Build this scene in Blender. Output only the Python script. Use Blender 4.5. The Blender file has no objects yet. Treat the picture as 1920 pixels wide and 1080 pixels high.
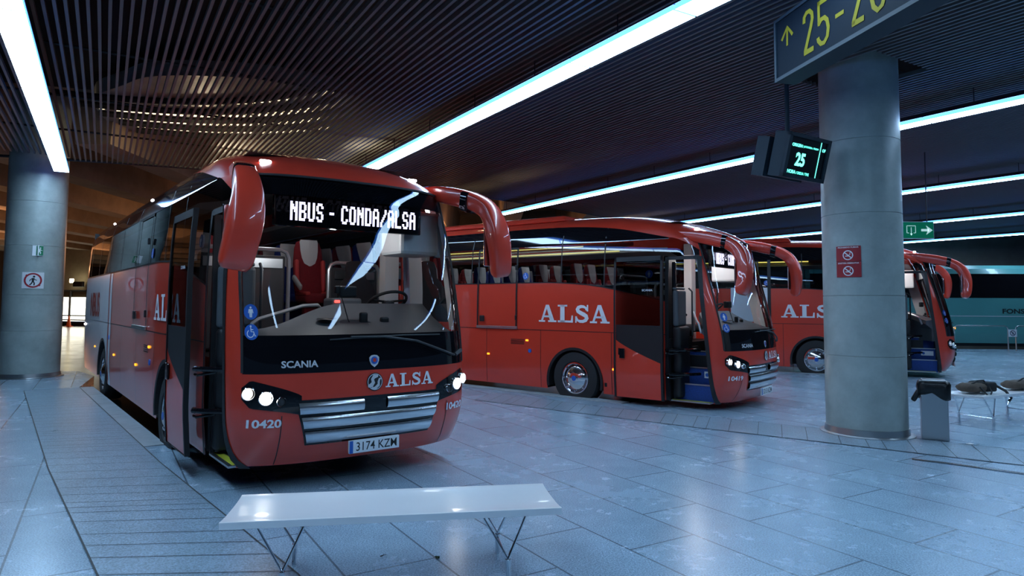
import bpy, bmesh, math, random
from mathutils import Vector, Matrix
random.seed(7)
C = bpy.context.scene.collection
PI = math.pi
rad = math.radians

# ------------------------------------------------------------------ materials
MATS = {}
def mat(name, col, rough=.5, metal=0., emit=None, estr=0., coat=0., spec=.5, bump=0., bscale=40., var=0., vscale=6., aniso=0.):
    if name in MATS: return MATS[name]
    m = bpy.data.materials.new(name); m.use_nodes = True
    nt = m.node_tree; b = nt.nodes['Principled BSDF']
    b.inputs['Base Color'].default_value = (*col, 1)
    b.inputs['Roughness'].default_value = rough
    b.inputs['Metallic'].default_value = metal
    b.inputs['Specular IOR Level'].default_value = spec
    b.inputs['Coat Weight'].default_value = coat
    b.inputs['Coat Roughness'].default_value = .03
    if emit:
        b.inputs['Emission Color'].default_value = (*emit, 1)
        b.inputs['Emission Strength'].default_value = estr
    if var or bump:
        tc = nt.nodes.new('ShaderNodeTexCoord')
    if var:
        n = nt.nodes.new('ShaderNodeTexNoise'); n.inputs['Scale'].default_value = vscale
        n.inputs['Detail'].default_value = 6; n.inputs['Roughness'].default_value = .65
        r = nt.nodes.new('ShaderNodeValToRGB')
        r.color_ramp.elements[0].position = .3; r.color_ramp.elements[1].position = .7
        r.color_ramp.elements[0].color = (*[c*(1-var) for c in col], 1)
        r.color_ramp.elements[1].color = (*[min(1, c*(1+var)) for c in col], 1)
        nt.links.new(tc.outputs['Object'], n.inputs['Vector'])
        nt.links.new(n.outputs['Fac'], r.inputs['Fac'])
        nt.links.new(r.outputs['Color'], b.inputs['Base Color'])
    if bump:
        n2 = nt.nodes.new('ShaderNodeTexNoise'); n2.inputs['Scale'].default_value = bscale; n2.inputs['Detail'].default_value = 4
        bp = nt.nodes.new('ShaderNodeBump'); bp.inputs['Strength'].default_value = bump; bp.inputs['Distance'].default_value = .01
        nt.links.new(tc.outputs['Object'], n2.inputs['Vector'])
        nt.links.new(n2.outputs['Fac'], bp.inputs['Height'])
        nt.links.new(bp.outputs['Normal'], b.inputs['Normal'])
    MATS[name] = m
    return m

def glass(name, tint, ior=1.5, rough=0.):
    m = bpy.data.materials.new(name); m.use_nodes = True
    nt = m.node_tree; nt.nodes.clear()
    o = nt.nodes.new('ShaderNodeOutputMaterial'); mx = nt.nodes.new('ShaderNodeMixShader')
    t = nt.nodes.new('ShaderNodeBsdfTransparent'); t.inputs['Color'].default_value = (*tint, 1)
    g = nt.nodes.new('ShaderNodeBsdfGlossy'); g.inputs['Roughness'].default_value = rough
    f = nt.nodes.new('ShaderNodeFresnel'); f.inputs['IOR'].default_value = ior
    nt.links.new(f.outputs[0], mx.inputs[0]); nt.links.new(t.outputs[0], mx.inputs[1])
    nt.links.new(g.outputs[0], mx.inputs[2]); nt.links.new(mx.outputs[0], o.inputs[0])
    MATS[name] = m
    return m

RED = mat('red_paint', (.68, .05, .025), .32, coat=.8, var=.06, vscale=1.2)
REDV = mat('silver_red_cap', (.42, .035, .025), .32, coat=1.)
WHITEP = mat('white_paint', (.75, .76, .8), .3, coat=.6, var=.04, vscale=2)
TEAL = mat('teal_paint', (.085, .29, .28), .3, coat=.5, var=.05, vscale=1)
BLK = mat('gloss_black', (.006, .006, .008), .04, spec=.6)
BLKM = mat('matt_black', (.012, .012, .014), .5, bump=.1)
RUB = mat('rubber', (.018, .018, .02), .7, bump=.2, bscale=60)
CHROME = mat('chrome', (.8, .8, .82), .12, 1.)
CHROMEB = mat('grille_chrome', (.75, .75, .77), .24, 1., bump=.04, bscale=8)
STEEL = mat('brushed_steel', (.55, .56, .57), .32, 1., bump=.05, bscale=20)
WHITE = mat('white_lettering', (.85, .85, .87), .4)
SILVER = mat('silver_lettering', (.6, .61, .64), .35)
BLUE = mat('blue_sign', (.02, .12, .5), .4)
BLUEC = mat('blue_carpet', (.015, .06, .28), .7, var=.2, vscale=40)
GREYP = mat('grey_plastic', (.085, .095, .105), .5, bump=.15, bscale=120)
GREYL = mat('light_grey_panel', (.42, .45, .46), .5, bump=.08, bscale=100)
PALE = mat('pale_trim_panel', (.72, .75, .76), .5)
LEDGE = mat('diffuser_edge_halo', (.2, .3, 1), .5, emit=(.05, .24, 1), estr=3.6)  # blue halo round the strips, painted as glow on the diffuser sides
GREYD = mat('dark_grey_panel', (.035, .037, .042), .55, bump=.1, bscale=90)
TUBEG = mat('grey_tube', (.45, .46, .48), .3, .5)
SEATR = mat('red_seat_fabric', (.22, .008, .016), .85, var=.15, vscale=30)
SEATB = mat('blue_seat_fabric', (.012, .03, .2), .85, var=.15, vscale=30)
SEATL = mat('light_red_bolster', (.62, .06, .06), .7)
HEADR = mat('white_headrest_cloth', (.72, .72, .74), .8)
DSEAT = mat('black_seat_fabric', (.014, .014, .018), .9, bump=.3, bscale=150)
CONC = mat('concrete_column', (.37, .42, .4), .36, var=.2, vscale=2.2, bump=.15, bscale=14)
BENCHM = mat('bench_metal', (.95, .95, .97), .28, .1, coat=.3)
LAMPW = mat('headlight_glow', (.9, .9, .9), .2, emit=(1, .95, .88), estr=12)
LAMPW2 = mat('headlight_glow_low', (.9, .9, .9), .2, emit=(1, .93, .82), estr=1.6)
MARK = mat('roof_marker_glow', (1, 1, 1), .3, emit=(.85, .85, 1), estr=14)
YST = mat('yellow_step_edge', (.6, .6, .05), .5)
ROOFL = mat('roof_lining', (.05, .052, .056), .8)
AMBER = mat('amber_lens', (.9, .35, .02), .3, emit=(1, .38, .02), estr=1.2)
REDL = mat('red_lens', (.8, .02, .02), .3, emit=(1, .05, .04), estr=3)
LEDW = mat('led_dots', (1, 1, 1), .4, emit=(.74, .68, 1), estr=2.6)
INLIGHT = mat('saloon_lamp', (1, 1, 1), .4, emit=(.95, .97, 1), estr=11)
YELLOWL = mat('rack_lamp', (1, .9, .4), .4, emit=(1, .85, .3), estr=1.3)
GLASSW = glass('windscreen_glass', (.86, .9, .91), 1.5)
GLASSS = glass('side_glass', (.2, .23, .25), 1.5)
GLASSC = glass('clear_glass', (.7, .76, .78), 1.5)
LIGHT = mat('tube_light', (1, 1, 1), .5, emit=(.46, .72, 1.), estr=15)
LHOUSE = mat('light_housing', (.02, .022, .026), .5)
YEL = mat('yellow_lettering', (.2, .17, .008), .6, spec=.1)
NAVY = mat('navy_sign_face', (.001, .006, .013), .6, spec=.08)
NAVYF = mat('navy_sign_frame', (.014, .028, .042), .5, 0, spec=.25)
BAG = mat('black_bag_plastic', (.008, .009, .01), .28, bump=.6, bscale=25)
CHK = mat('brown_bag_fabric', (.09, .065, .05), .85, bump=.4, bscale=60, var=.3, vscale=12)
DKBAG = mat('black_bag_fabric', (.012, .013, .016), .8, bump=.4, bscale=60)

# ------------------------------------------------------------------ mesh builder
class MB:
    def __init__(s): s.v = []; s.f = []; s.mi = []; s.m = 0
    def add(s, vs, fs):
        n = len(s.v); s.v += [tuple(v) for v in vs]
        for f in fs: s.f.append([i+n for i in f]); s.mi.append(s.m)
        return s
    def box(s, c, size, M=None):
        x, y, z = [k/2 for k in size]
        vs = [Vector((i*x, j*y, k*z)) for i in (-1, 1) for j in (-1, 1) for k in (-1, 1)]
        if M is not None: vs = [M @ v for v in vs]
        c = Vector(c); vs = [v+c for v in vs]
        return s.add(vs, [(0, 1, 3, 2), (4, 6, 7, 5), (0, 4, 5, 1), (2, 3, 7, 6), (0, 2, 6, 4), (1, 5, 7, 3)])
    def bb(s, x0, x1, y0, y1, z0, z1): return s.box(((x0+x1)/2, (y0+y1)/2, (z0+z1)/2), (x1-x0, y1-y0, z1-z0))
    def rbox(s, c, size, r=.03, seg=2, M=None, taper=None):
        bm = bmesh.new(); bmesh.ops.create_cube(bm, size=1)
        for v in bm.verts:
            v.co = Vector((v.co.x*size[0], v.co.y*size[1], v.co.z*size[2]))
            if taper and v.co.z > 0: v.co.x *= taper[0]; v.co.y *= taper[1]
        bmesh.ops.bevel(bm, geom=bm.edges[:], offset=min(r, min(size)*.49), segments=seg, profile=.5, affect='EDGES')
        c = Vector(c)
        vs = [(M @ v.co if M is not None else v.co)+c for v in bm.verts]
        bm.verts.index_update()
        fs = [[v.index for v in f.verts] for f in bm.faces]
        bm.free(); return s.add(vs, fs)
    def tube(s, path, r, n=10, caps=True, closed=False):
        P = [Vector(p) for p in path]; m = len(P)
        R = r if isinstance(r, (list, tuple)) else [r]*m
        vs = []; prev = None
        for i in range(m):
            if closed: t = (P[(i+1) % m]-P[i-1]).normalized()
            else: t = (P[min(i+1, m-1)]-P[max(i-1, 0)]).normalized()
            if prev is None:
                a = Vector((0, 0, 1)) if abs(t.z) < .9 else Vector((1, 0, 0))
                u = t.cross(a).normalized()
            else:
                u = (prev-t*prev.dot(t))
                u = u.normalized() if u.length > 1e-6 else t.orthogonal().normalized()
            prev = u; w = t.cross(u)
            for k in range(n):
                a = 2*PI*k/n; vs.append(P[i]+(u*math.cos(a)+w*math.sin(a))*R[i])
        fs = []
        for i in range(m if closed else m-1):
            j = (i+1) % m
            for k in range(n):
                l = (k+1) % n; fs.append((i*n+k, i*n+l, j*n+l, j*n+k))
        if caps and not closed:
            fs.append(list(range(n))[::-1]); fs.append([(m-1)*n+k for k in range(n)])
        return s.add(vs, fs)
    def loft(s, secs, caps=True):
        n = len(secs[0]); vs = [p for q in secs for p in q]; fs = []
        for i in range(len(secs)-1):
            for k in range(n):
                l = (k+1) % n; fs.append((i*n+k, i*n+l, (i+1)*n+l, (i+1)*n+k))
        if caps:
            fs.append(list(range(n))[::-1]); fs.append([(len(secs)-1)*n+k for k in range(n)])
        return s.add(vs, fs)
    def lathe(s, prof, c=(0, 0, 0), axis='Z', n=40, M=None):
        vs = []; m = len(prof); c = Vector(c)
        for r, h in prof:
            for k in range(n):
                a = 2*PI*k/n; p = Vector((r*math.cos(a), r*math.sin(a), h))
                if axis == 'Y': p = Vector((p.x, p.z, p.y))
                if axis == 'X': p = Vector((p.z, p.x, p.y))
                if M is not None: p = M @ p
                vs.append(p+c)
        fs = [(i*n+k, i*n+(k+1) % n, (i+1)*n+(k+1) % n, (i+1)*n+k) for i in range(m-1) for k in range(n)]
        if prof[0][0] > 1e-5: fs.append(list(range(n))[::-1])
        if prof[-1][0] > 1e-5: fs.append([(m-1)*n+k for k in range(n)])
        return s.add(vs, fs)
    def grid(s, fn, nu, nv):
        vs = [fn(i/nu, j/nv) for j in range(nv+1) for i in range(nu+1)]; w = nu+1
        return s.add(vs, [(j*w+i, j*w+i+1, (j+1)*w+i+1, (j+1)*w+i) for j in range(nv) for i in range(nu)])
    def prism(s, poly, z0, z1):
        n = len(poly); vs = [(x, y, z0) for x, y in poly]+[(x, y, z1) for x, y in poly]
        return s.add(vs, [list(range(n))[::-1], list(range(n, 2*n))]+[(i, (i+1) % n, n+(i+1) % n, n+i) for i in range(n)])
    def mapped(s, shape, fn):
        vs, fs = shape
        return s.add([fn(x, y) for x, y in vs], fs)
    def mesh(s, name, mats, smooth=False, normals=True, angle=40):
        me = bpy.data.meshes.new(name); me.from_pydata([tuple(v) for v in s.v], [], s.f)
        for m in (mats if isinstance(mats, (list, tuple)) else [mats]): me.materials.append(m)
        if s.m or any(s.mi): me.polygons.foreach_set('material_index', s.mi)
        bm = bmesh.new(); bm.from_mesh(me)
        if smooth: bmesh.ops.remove_doubles(bm, verts=bm.verts[:], dist=.00005)
        if normals: bmesh.ops.recalc_face_normals(bm, faces=bm.faces[:])
        if smooth:
            a = rad(angle)
            for f in bm.faces: f.smooth = True
            for e in bm.edges:
                if len(e.link_faces) == 2: e.smooth = e.calc_face_angle(0) < a
        bm.to_mesh(me); bm.free(); me.update()
        return me
    def build(s, name, mats, parent=None, smooth=False, normals=True, angle=40):
        return link(name, s.mesh(name, mats, smooth, normals, angle), parent)

def link(name, me, parent=None):
    o = bpy.data.objects.new(name, me); C.objects.link(o)
    if parent: o.parent = parent
    return o
def tag(o, label=None, cat=None, group=None, kind=None):
    if label: o['label'] = label
    if cat: o['category'] = cat
    if group: o['group'] = group
    if kind: o['kind'] = kind
    return o
def thing(name, label, cat, loc=(0, 0, 0), rz=0, group=None):
    o = bpy.data.objects.new(name, None); C.objects.link(o)
    o.location = loc; o.rotation_euler = (0, 0, rz); o.empty_display_size = .2
    return tag(o, label, cat, group)
def struct(name, mb, m, **k):
    return tag(mb.build(name, m, **k), kind='structure')
def lerp(a, b, t): return a+(b-a)*t
def tab(T, x):
    if x <= T[0][0]: return T[0][1]
    for (a, p), (b, q) in zip(T, T[1:]):
        if x <= b:
            return p+(q-p)*(x-a)/(b-a)
    return T[-1][1]
def smtab(T, x):
    # catmull-rom through a table
    if x <= T[0][0]: return T[0][1]
    if x >= T[-1][0]: return T[-1][1]
    for i in range(len(T)-1):
        if x <= T[i+1][0]:
            x0, y0 = T[i]; x1, y1 = T[i+1]
            h = x1-x0; t = (x-x0)/h
            def sl(k):
                if k == 0: return (T[1][1]-T[0][1])/(T[1][0]-T[0][0])
                if k == len(T)-1: return (T[-1][1]-T[-2][1])/(T[-1][0]-T[-2][0])
                return (T[k+1][1]-T[k-1][1])/(T[k+1][0]-T[k-1][0])
            m0 = sl(i)*h; m1 = sl(i+1)*h
            return (2*t**3-3*t*t+1)*y0+(t**3-2*t*t+t)*m0+(-2*t**3+3*t*t)*y1+(t**3-t*t)*m1

# ------------------------------------------------------------------ lettering
_tc = {}
def text_shape(s, h=1., bold=0., sx=1., spacing=1.):
    """2D mesh of built-in sans lettering: cap height h, left bottom at 0,0"""
    k = (s, bold, spacing)
    if k not in _tc:
        cu = bpy.data.curves.new('t', 'FONT'); cu.body = s; cu.size = 1; cu.offset = bold; cu.space_character = spacing
        cu.resolution_u = 3
        o = bpy.data.objects.new('t', cu); C.objects.link(o)
        dg = bpy.context.evaluated_depsgraph_get(); dg.update()
        me = bpy.data.meshes.new_from_object(o.evaluated_get(dg))
        vs = [(v.co.x, v.co.y) for v in me.vertices]; fs = [list(p.vertices) for p in me.polygons]
        bpy.data.objects.remove(o); bpy.data.curves.remove(cu); bpy.data.meshes.remove(me)
        x0 = min(v[0] for v in vs); y0 = min(v[1] for v in vs); y1 = max(v[1] for v in vs)
        _tc[k] = ([((x-x0)/(y1-y0), (y-y0)/(y1-y0)) for x, y in vs], fs)
    vs, fs = _tc[k]
    return [(x*h*sx, y*h) for x, y in vs], fs
def swidth(sh): return max(v[0] for v in sh[0])-min(v[0] for v in sh[0])
def fit(sh, w):
    k = w/swidth(sh); return [(x*k, y) for x, y in sh[0]], sh[1]
def shift(sh, dx, dy): return [(x+dx, y+dy) for x, y in sh[0]], sh[1]
def merge(*shs):
    V = []; F = []
    for vs, fs in shs:
        n = len(V); V += vs; F += [[i+n for i in f] for f in fs]
    return V, F
def quad(*p): return list(p), [list(range(len(p)))]
def ribbon(path, ws):
    vs = []
    for i, (x, y) in enumerate(path):
        a = path[max(i-1, 0)]; b = path[min(i+1, len(path)-1)]
        dx, dy = b[0]-a[0], b[1]-a[1]; l = math.hypot(dx, dy) or 1
        w = ws[i]/2 if isinstance(ws, (list, tuple)) else ws/2
        vs += [(x-dy/l*w, y+dx/l*w), (x+dy/l*w, y-dx/l*w)]
    return vs, [(2*i, 2*i+1, 2*i+3, 2*i+2) for i in range(len(path)-1)]
def disc(r, n=28, cx=0, cy=0, r0=0):
    if r0 == 0: return [(cx+r*math.cos(2*PI*k/n), cy+r*math.sin(2*PI*k/n)) for k in range(n)], [list(range(n))]
    vs = [(cx+q*math.cos(2*PI*k/n), cy+q*math.sin(2*PI*k/n)) for q in (r, r0) for k in range(n)]
    return vs, [(k, (k+1) % n, n+(k+1) % n, n+k) for k in range(n)]
def rect(x0, y0, x1, y1): return quad((x0, y0), (x1, y0), (x1, y1), (x0, y1))
def slab_A():
    return merge(quad((.13, .08), (.25, .08), (.53, .93), (.42, 1)), quad((.66, .08), (.92, .08), (.60, 1), (.42, 1)),
                 quad((.27, .27), (.76, .27), (.72, .38), (.31, .38)), rect(0, 0, .38, .1), rect(.56, 0, 1.04, .1))
def slab_L():
    return merge(rect(.14, 0, .39, 1), rect(0, .9, .54, 1), rect(0, 0, .86, .11), quad((.74, .1), (.86, .1), (.86, .4), (.79, .4)))
def slab_S():
    pts = [(.66, .70), (.62, .83), (.50, .90), (.36, .91), (.22, .86), (.16, .75), (.20, .64), (.34, .55), (.50, .47), (.63, .38), (.67, .26), (.60, .14), (.46, .08), (.30, .08), (.17, .14), (.10, .27)]
    ws = [.10, .12, .15, .17, .19, .2, .21, .22, .23, .22, .21, .19, .17, .16, .12, .1]
    return merge(ribbon(pts, ws), quad((.66, .64), (.75, .64), (.75, 1), (.68, 1)), quad((.04, 0), (.11, 0), (.14, .36), (.04, .36)))
def alsa(h, w):
    x = 0; out = []
    for L, adv in ((slab_A(), 1.12), (slab_L(), .95), (slab_S(), .84), (slab_A(), 1.04)):
        out.append(shift(L, x, 0)); x += adv
    vs, fs = merge(*out); k = w/x
    return [(a*k, b*h) for a, b in vs], fs
def man():
    return merge(disc(.1, 14, 0, .88), quad((-.17, .74), (.17, .74), (.15, .4), (-.15, .4)),
        quad((-.14, .42), (-.01, .42), (-.02, 0), (-.12, 0)), quad((.01, .42), (.14, .42), (.12, 0), (.02, 0)),
        quad((-.27, .38), (-.2, .36), (-.13, .74), (-.2, .74)), quad((.2, .36), (.27, .38), (.2, .74), (.13, .74)))
def walker():
    return merge(disc(.1, 14, .08, .88), quad((-.1, .74), (.12, .74), (.1, .4), (-.1, .4)),
        ribbon([(.0, .42), (.12, .22), (.1, 0)], .11), ribbon([(-.02, .42), (-.1, .2), (-.26, .02)], .11),
        ribbon([(-.05, .7), (-.22, .55), (-.26, .4)], .07), ribbon([(.06, .7), (.2, .55), (.32, .52)], .07))
def scaled(sh, k, dx=0, dy=0): return [(x*k+dx, y*k+dy) for x, y in sh[0]], sh[1]
def wheelchair():
    arc = [(-.08+.27*math.cos(a), -.12+.27*math.sin(a)) for a in [rad(120+k*20) for k in range(13)]]
    return merge(disc(.08, 12, -.05, .42), ribbon([(-.05, .33), (-.03, .02), (.18, .02), (.3, -.3), (.38, -.27)], .07),
                 ribbon([(-.04, .18), (.16, .18)], .06), ribbon(arc, .06))
# ================================================================== COACH
NE = 2.6
XC = [(.15, .02), (.3, .14), (.55, .24), (.9, .25), (1.3, .21), (1.8, .1), (2.3, -.03), (2.6, -.11), (2.9, -.21), (3.0, -.33), (3.1, -.52), (3.2, -.8), (3.3, -1.15), (3.4, -1.65), (3.46, -2.2), (3.5, -3.0)]
WT = [(.15, 1.22), (.6, 1.25), (1.9, 1.25), (2.3, 1.235), (2.9, 1.19), (3.1, 1.13), (3.2, 1.07), (3.3, .97), (3.4, .78), (3.46, .56), (3.49, .3), (3.5, 0.001)]
DT = [(0, .55), (2.3, .55), (2.9, .6), (3.2, .85), (3.5, 1.3)]
XR = -11.9
def Xc(z): return smtab(XC, z)
def Wz(z): return max(.001, tab(WT, z))
def Dz(z): return tab(DT, z)
def sgn(a): return -1 if a < 0 else 1
def Pt(th, z):
    """front outline point by angle in degrees (-90 = door side, 90 = driver side)"""
    t = rad(th); c = max(math.cos(t), 0); s = abs(math.sin(t))
    return Vector((Xc(z)-Dz(z)+Dz(z)*c**(2/NE), sgn(t)*Wz(z)*s**(2/NE), z))
def Pf(y, z, o=0.):
    """front surface by lateral position"""
    def p(y, z):
        t = min(abs(y)/Wz(z), .999)
        return Vector((Xc(z)-Dz(z)*(1-(1-t**NE)**(1/NE)), y, z))
    a = p(y, z)
    if o:
        e = .004; n = (p(y+e, z)-p(y-e, z)).cross(p(y, z+e)-p(y, z-e)).normalized()
        if n.x < 0: n = -n
        a = a+n*o
    return a
def Ps(x, z, o=0., s=-1):
    """side surface by distance from the front; s = -1 door side"""
    def p(x, z):
        dx = Xc(z)-x; D = Dz(z); W = Wz(z)
        if dx >= D: return Vector((x, s*W, z))
        k = max(0., 1-max(dx, 0)/D)
        return Vector((x, s*W*max(0., 1-k**NE)**(1/NE), z))
    a = p(x, z)
    if o:
        e = .004; n = (p(x+e, z)-p(x-e, z)).cross(p(x, z+e)-p(x, z-e)).normalized()
        if n.y*s < 0: n = -n
        a = a+n*o
    return a
def xw(z): return Pt(65, z).x           # side edge of the windscreen
def xd(z): return lerp(-.17, -.42, (z-.17)/2.38)   # front edge of the door opening
def patch(mb, fn, L, R, lo, hi, nu, nv, o=0.):
    """ruled patch, fn(u, z, o); L/R functions (or numbers) of z, lo/hi of u"""
    g = lambda q: (q if callable(q) else (lambda _: q))
    L, R, lo, hi = map(g, (L, R, lo, hi))
    def f(a, b):
        z = 1.5
        for _ in range(12):
            u = lerp(L(z), R(z), a); z = lerp(lo(u), hi(u), b)
        return fn(u, z, o)
    return mb.grid(f, nu, nv)
def zt(x): return smtab([(-4, 3.27), (-3, 3.24), (-2, 3.14), (-.95, 2.92)], x)     # top of side windows
def zb(x): return smtab([(-3.4, 2.19), (-2.6, 2.14), (-1.9, 2.03), (-.9, 1.82)], x) # bottom of side windows
def zq(x):                                                                     # top of quarter window over the door
    return 2.92-.32*max(0, min(1, (x+.95)/.62))**1.7
WX = (-2.85, -8.75); WR = .49; WZ = .35; AR = .62
def arch(x):
    for w in WX:
        if abs(x-w) < AR: return WZ+math.sqrt(AR*AR-(x-w)**2)
    return .17

CACHE = {}
def part(key, name, fn, mats, parent, **k):
    if key not in CACHE:
        mb = MB(); fn(mb); CACHE[key] = mb.mesh(name, mats, **k)
    return link(name, CACHE[key], parent)

def side_strips(mb, s, o=0.):
    S = lambda x, z, o=0: Ps(x, z, o, s)
    # lower red panels behind the door, broken at the wheel arches
    x = -.95 if s < 0 else -.35
    cuts = [x, WX[0]+AR, WX[0]-AR, WX[1]+AR, WX[1]-AR, XR]
    for i, (a, b) in enumerate(zip(cuts, cuts[1:])):
        n = 24 if i in (1, 3) else max(2, int((a-b)/.4))
        patch(mb, S, b+1e-6, a-1e-6, (lambda u: arch(u)), 1.27, n, 6)
    n = 30
    patch(mb, S, XR, x, 1.27, (lambda u: zb(u) if s < 0 else (zb(u) if u < -1.6 else 1.45)), 60, 3)
    if s > 0: patch(mb, S, -1.6, -1.55, 1.45, 2.9, 1, 8)

def b_body(mb):
    # front below the windscreen
    mb.grid(lambda a, b: Pt(lerp(-65, 65, a), lerp(.19, 1.04, b)), 48, 16)
    for s in (-1, 1):
        S = lambda x, z, o=0, s=s: Ps(x, z, o, s)
        if s < 0:
            patch(mb, S, xd, xw, .17, 2.9, 8, 40)
            patch(mb, S, -.95, xd, zq, 2.9, 10, 6)
        else:
            patch(mb, S, -.35, xw, .17, 1.45, 8, 24)
            patch(mb, S, lambda z: xw(z)-.13, xw, 1.45, 2.9, 6, 24)
        side_strips(mb, s)
        # panel between waist and top of roof, rear end
        patch(mb, S, XR, XR+.25, 2.19, 2.9, 1, 4)
    # roof shell: rows of outline from door side rear, round the front, to driver side rear
    Z = [2.9, 2.95, 3.0, 3.05, 3.1, 3.15, 3.2, 3.25, 3.3, 3.35, 3.4, 3.43, 3.46, 3.48, 3.49, 3.5]
    rows = []
    for z in Z:
        xs = Xc(z)-Dz(z); r = []
        for k in range(20): r.append(Vector((lerp(XR, xs, (k/20)), -Wz(z), z)))
        for k in range(41): r.append(Pt(-90+180*k/40, z))
        for k in range(19, -1, -1): r.append(Vector((lerp(XR, xs, (k/20)), Wz(z), z)))
        rows.append(r)
    n = len(rows[0])
    mb.add([p for r in rows for p in r], [(j*n+i, j*n+i+1, (j+1)*n+i+1, (j+1)*n+i) for j in range(len(Z)-1) for i in range(n-1)])
    # rear wall
    zz = [.17, .6, 1.3, 1.9, 2.3, 2.9, 3.1, 3.2, 3.3, 3.4, 3.46, 3.5]
    mb.grid(lambda a, b: Vector((XR-.12*(1-(2*a-1)**2), lerp(-1, 1, a)*Wz(lerp(.17, 3.5, b)), lerp(.17, 3.5, b))), 10, 24)
    # air conditioning hump
    mb.rbox((-5.2, 0, 3.49), (3.6, 1.5, .12), .05, 3, taper=(.96, .9))

def b_livery(mb):   # white rear livery panels with stripes
    for s in (-1, 1):
        S = lambda x, z, o=0, s=s: Ps(x, z, o, s)
        for x0, x1 in ((XR, -8.25-AR+.12), ):
            for a, b in ((XR, WX[1]-AR), (WX[1]-AR, WX[1]+AR)):
                patch(mb, S, a+1e-6, b-1e-6, (lambda u: arch(u)), lambda u: zb(u)-.01, 20, 6, .004)
        patch(mb, S, -7.98, -7.75, .17, 2.17, 1, 10, .004)
def b_blackfront(mb):
    mb.grid(lambda a, b: Pt(lerp(-64.9, 64.9, a), lerp(1.03, 1.37, b))+Vector((.003, 0, 0)), 48, 6)
def b_windscreen(mb):
    mb.grid(lambda a, b: Pt(lerp(-65, 65, a), lerp(1.37, 2.9, b)), 56, 34)
def b_gasket(mb):
    pts = [Pt(65-130*k/30, 2.9) for k in range(31)]
    pts = [Pt(65, 1.04+(1.86)*k/20) for k in range(20)]+pts+[Pt(-65, 2.9-1.86*k/20) for k in range(1, 21)]
    mb.tube(pts, .014, 6)
def b_topband(mb):   # black band behind the top of the screen
    mb.grid(lambda a, b: Pt(lerp(-63, 63, a), lerp(2.7, 2.89, b))+Vector((-.02, 0, 0)), 40, 3)
def b_sideglass(mb):
    for s in (-1, 1):
        S = lambda x, z, o=0, s=s: Ps(x, z, o, s)
        x1 = -.95 if s < 0 else -1.6
        patch(mb, S, XR+.25, x1, zb, 2.9, 70, 10, .003)
    patch(mb, lambda x, z, o=0: Ps(x, z, o, -1), -.95, xd, 2.6, zq, 10, 5, .003)
def b_frit(mb):
    for s in (-1, 1):
        S = lambda x, z, o=0, s=s: Ps(x, z, o, s)
        patch(mb, S, XR+.1, -.95 if s < 0 else -1.2, 2.895, zt, 60, 16, .008)
def b_driverwin(mb):
    patch(mb, lambda x, z, o=0: Ps(x, z, o, 1), -1.55, lambda z: xw(z)-.13, 1.45, 2.9, 14, 8, .003)
def b_posts(mb):
    for s in (-1, 1):
        S = lambda x, z, o=0, s=s: Ps(x, z, o, s)
        for x in (-2.2, -3.15, -5.45, -6.9, -8.35, -9.8, -11.2):
            if s < 0 or x < -3: patch(mb, S, x-.012, x+.012, zb, zt, 1, 6, .01)
        patch(mb, S, XR+.2, -.96 if s < 0 else -1.7, lambda u: zb(u)-.012, lambda u: zb(u)+.006, 60, 1, .009)
    # black frame round the door opening
    for q in (lambda z: xd(z), lambda z: -.97):
        patch(mb, lambda x, z, o=0: Ps(x, z, o, -1), lambda z: q(z)-.035, lambda z: q(z)+.03, .17, 2.58, 1, 30, .008)
    patch(mb, lambda x, z, o=0: Ps(x, z, o, -1), -.97, lambda z: xd(z), 2.53, 2.59, 6, 1, .008)
    # black jamb depth
    mb.bb(-1.02, -.97, -1.2, -.9, .2, 2.55)
def b_seams(mb):
    for s in (-1, 1):
        S = lambda x, z, o=0, s=s: Ps(x, z, o, s)
        patch(mb, S, XR, -.98 if s < 0 else -.4, 1.264, 1.276, 60, 1, .004)
        for x in (-2.05, -3.62, -5.0, -6.45, -7.7):
            patch(mb, S, x-.005, x+.005, .18, 1.27, 1, 8, .004)
    mb.mapped(rect(-.0, 0, 0, 0), lambda x, y: (0, 0, 0))
    for s in (-1, 1):   # bumper corner seams
        patch(mb, lambda y, z, o=0: Pf(y, z, o), s*.86-.004, s*.86+.004, .2, .66, 1, 10, .003)
def b_vents(s, mb):
    for s in (s,):
        for k in range(4):
            patch(mb, lambda x, z, o=0, s=s: Ps(x, z, o, s), -4.36, -4.02, .98+k*.028, .992+k*.028, 2, 1, .005)
        for c in ((-2.2, .3),):
            patch(mb, lambda x, z, o=0, s=s: Ps(x, z, o, s), c[0], c[0]+.05, c[1], c[1]+.07, 1, 1, .005)
def b_archtrim(s, w):
    def f(mb):
        secs = []
        for k in range(25):
            a = rad(-12+204*k/24); c, q = math.cos(a), math.sin(a)
            R = AR
            secs.append([(w+R*c, s*1.26, max(.17, WZ+R*q)), (w+(R-.05)*c, s*1.255, max(.17, WZ+(R-.05)*q)), (w+(R-.05)*c, s*.85, max(.17, WZ+(R-.05)*q)), (w+R*c, s*.85, max(.17, WZ+R*q))])
        mb.loft(secs)
    return f
def b_chassis(mb):
    mb.bb(-11.7, -.45, -.62, .62, .2, .9)
    mb.bb(-2.1, -1.05, -1.15, 1.15, .18, 1.1); mb.bb(-8.05, -3.5, -1.2, 1.2, .18, 1.1); mb.bb(-11.7, -9.45, -1.15, 1.15, .22, 1.1)
    mb.bb(-11.7, -2.1, -1.2, 1.2, 1.05, 1.15)
    mb.bb(-1, -.3, .3, 1.2, .18, .85)
def b_saloonfloor(mb):
    mb.bb(-11.6, -1.95, -1.2, 1.2, 1.15, 1.32)
    mb.bb(-1.95, -.3, .05, 1.18, .82, .9)
    mb.bb(-1.95, -1.0, -.35, .1, .95, 1.02)
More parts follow.
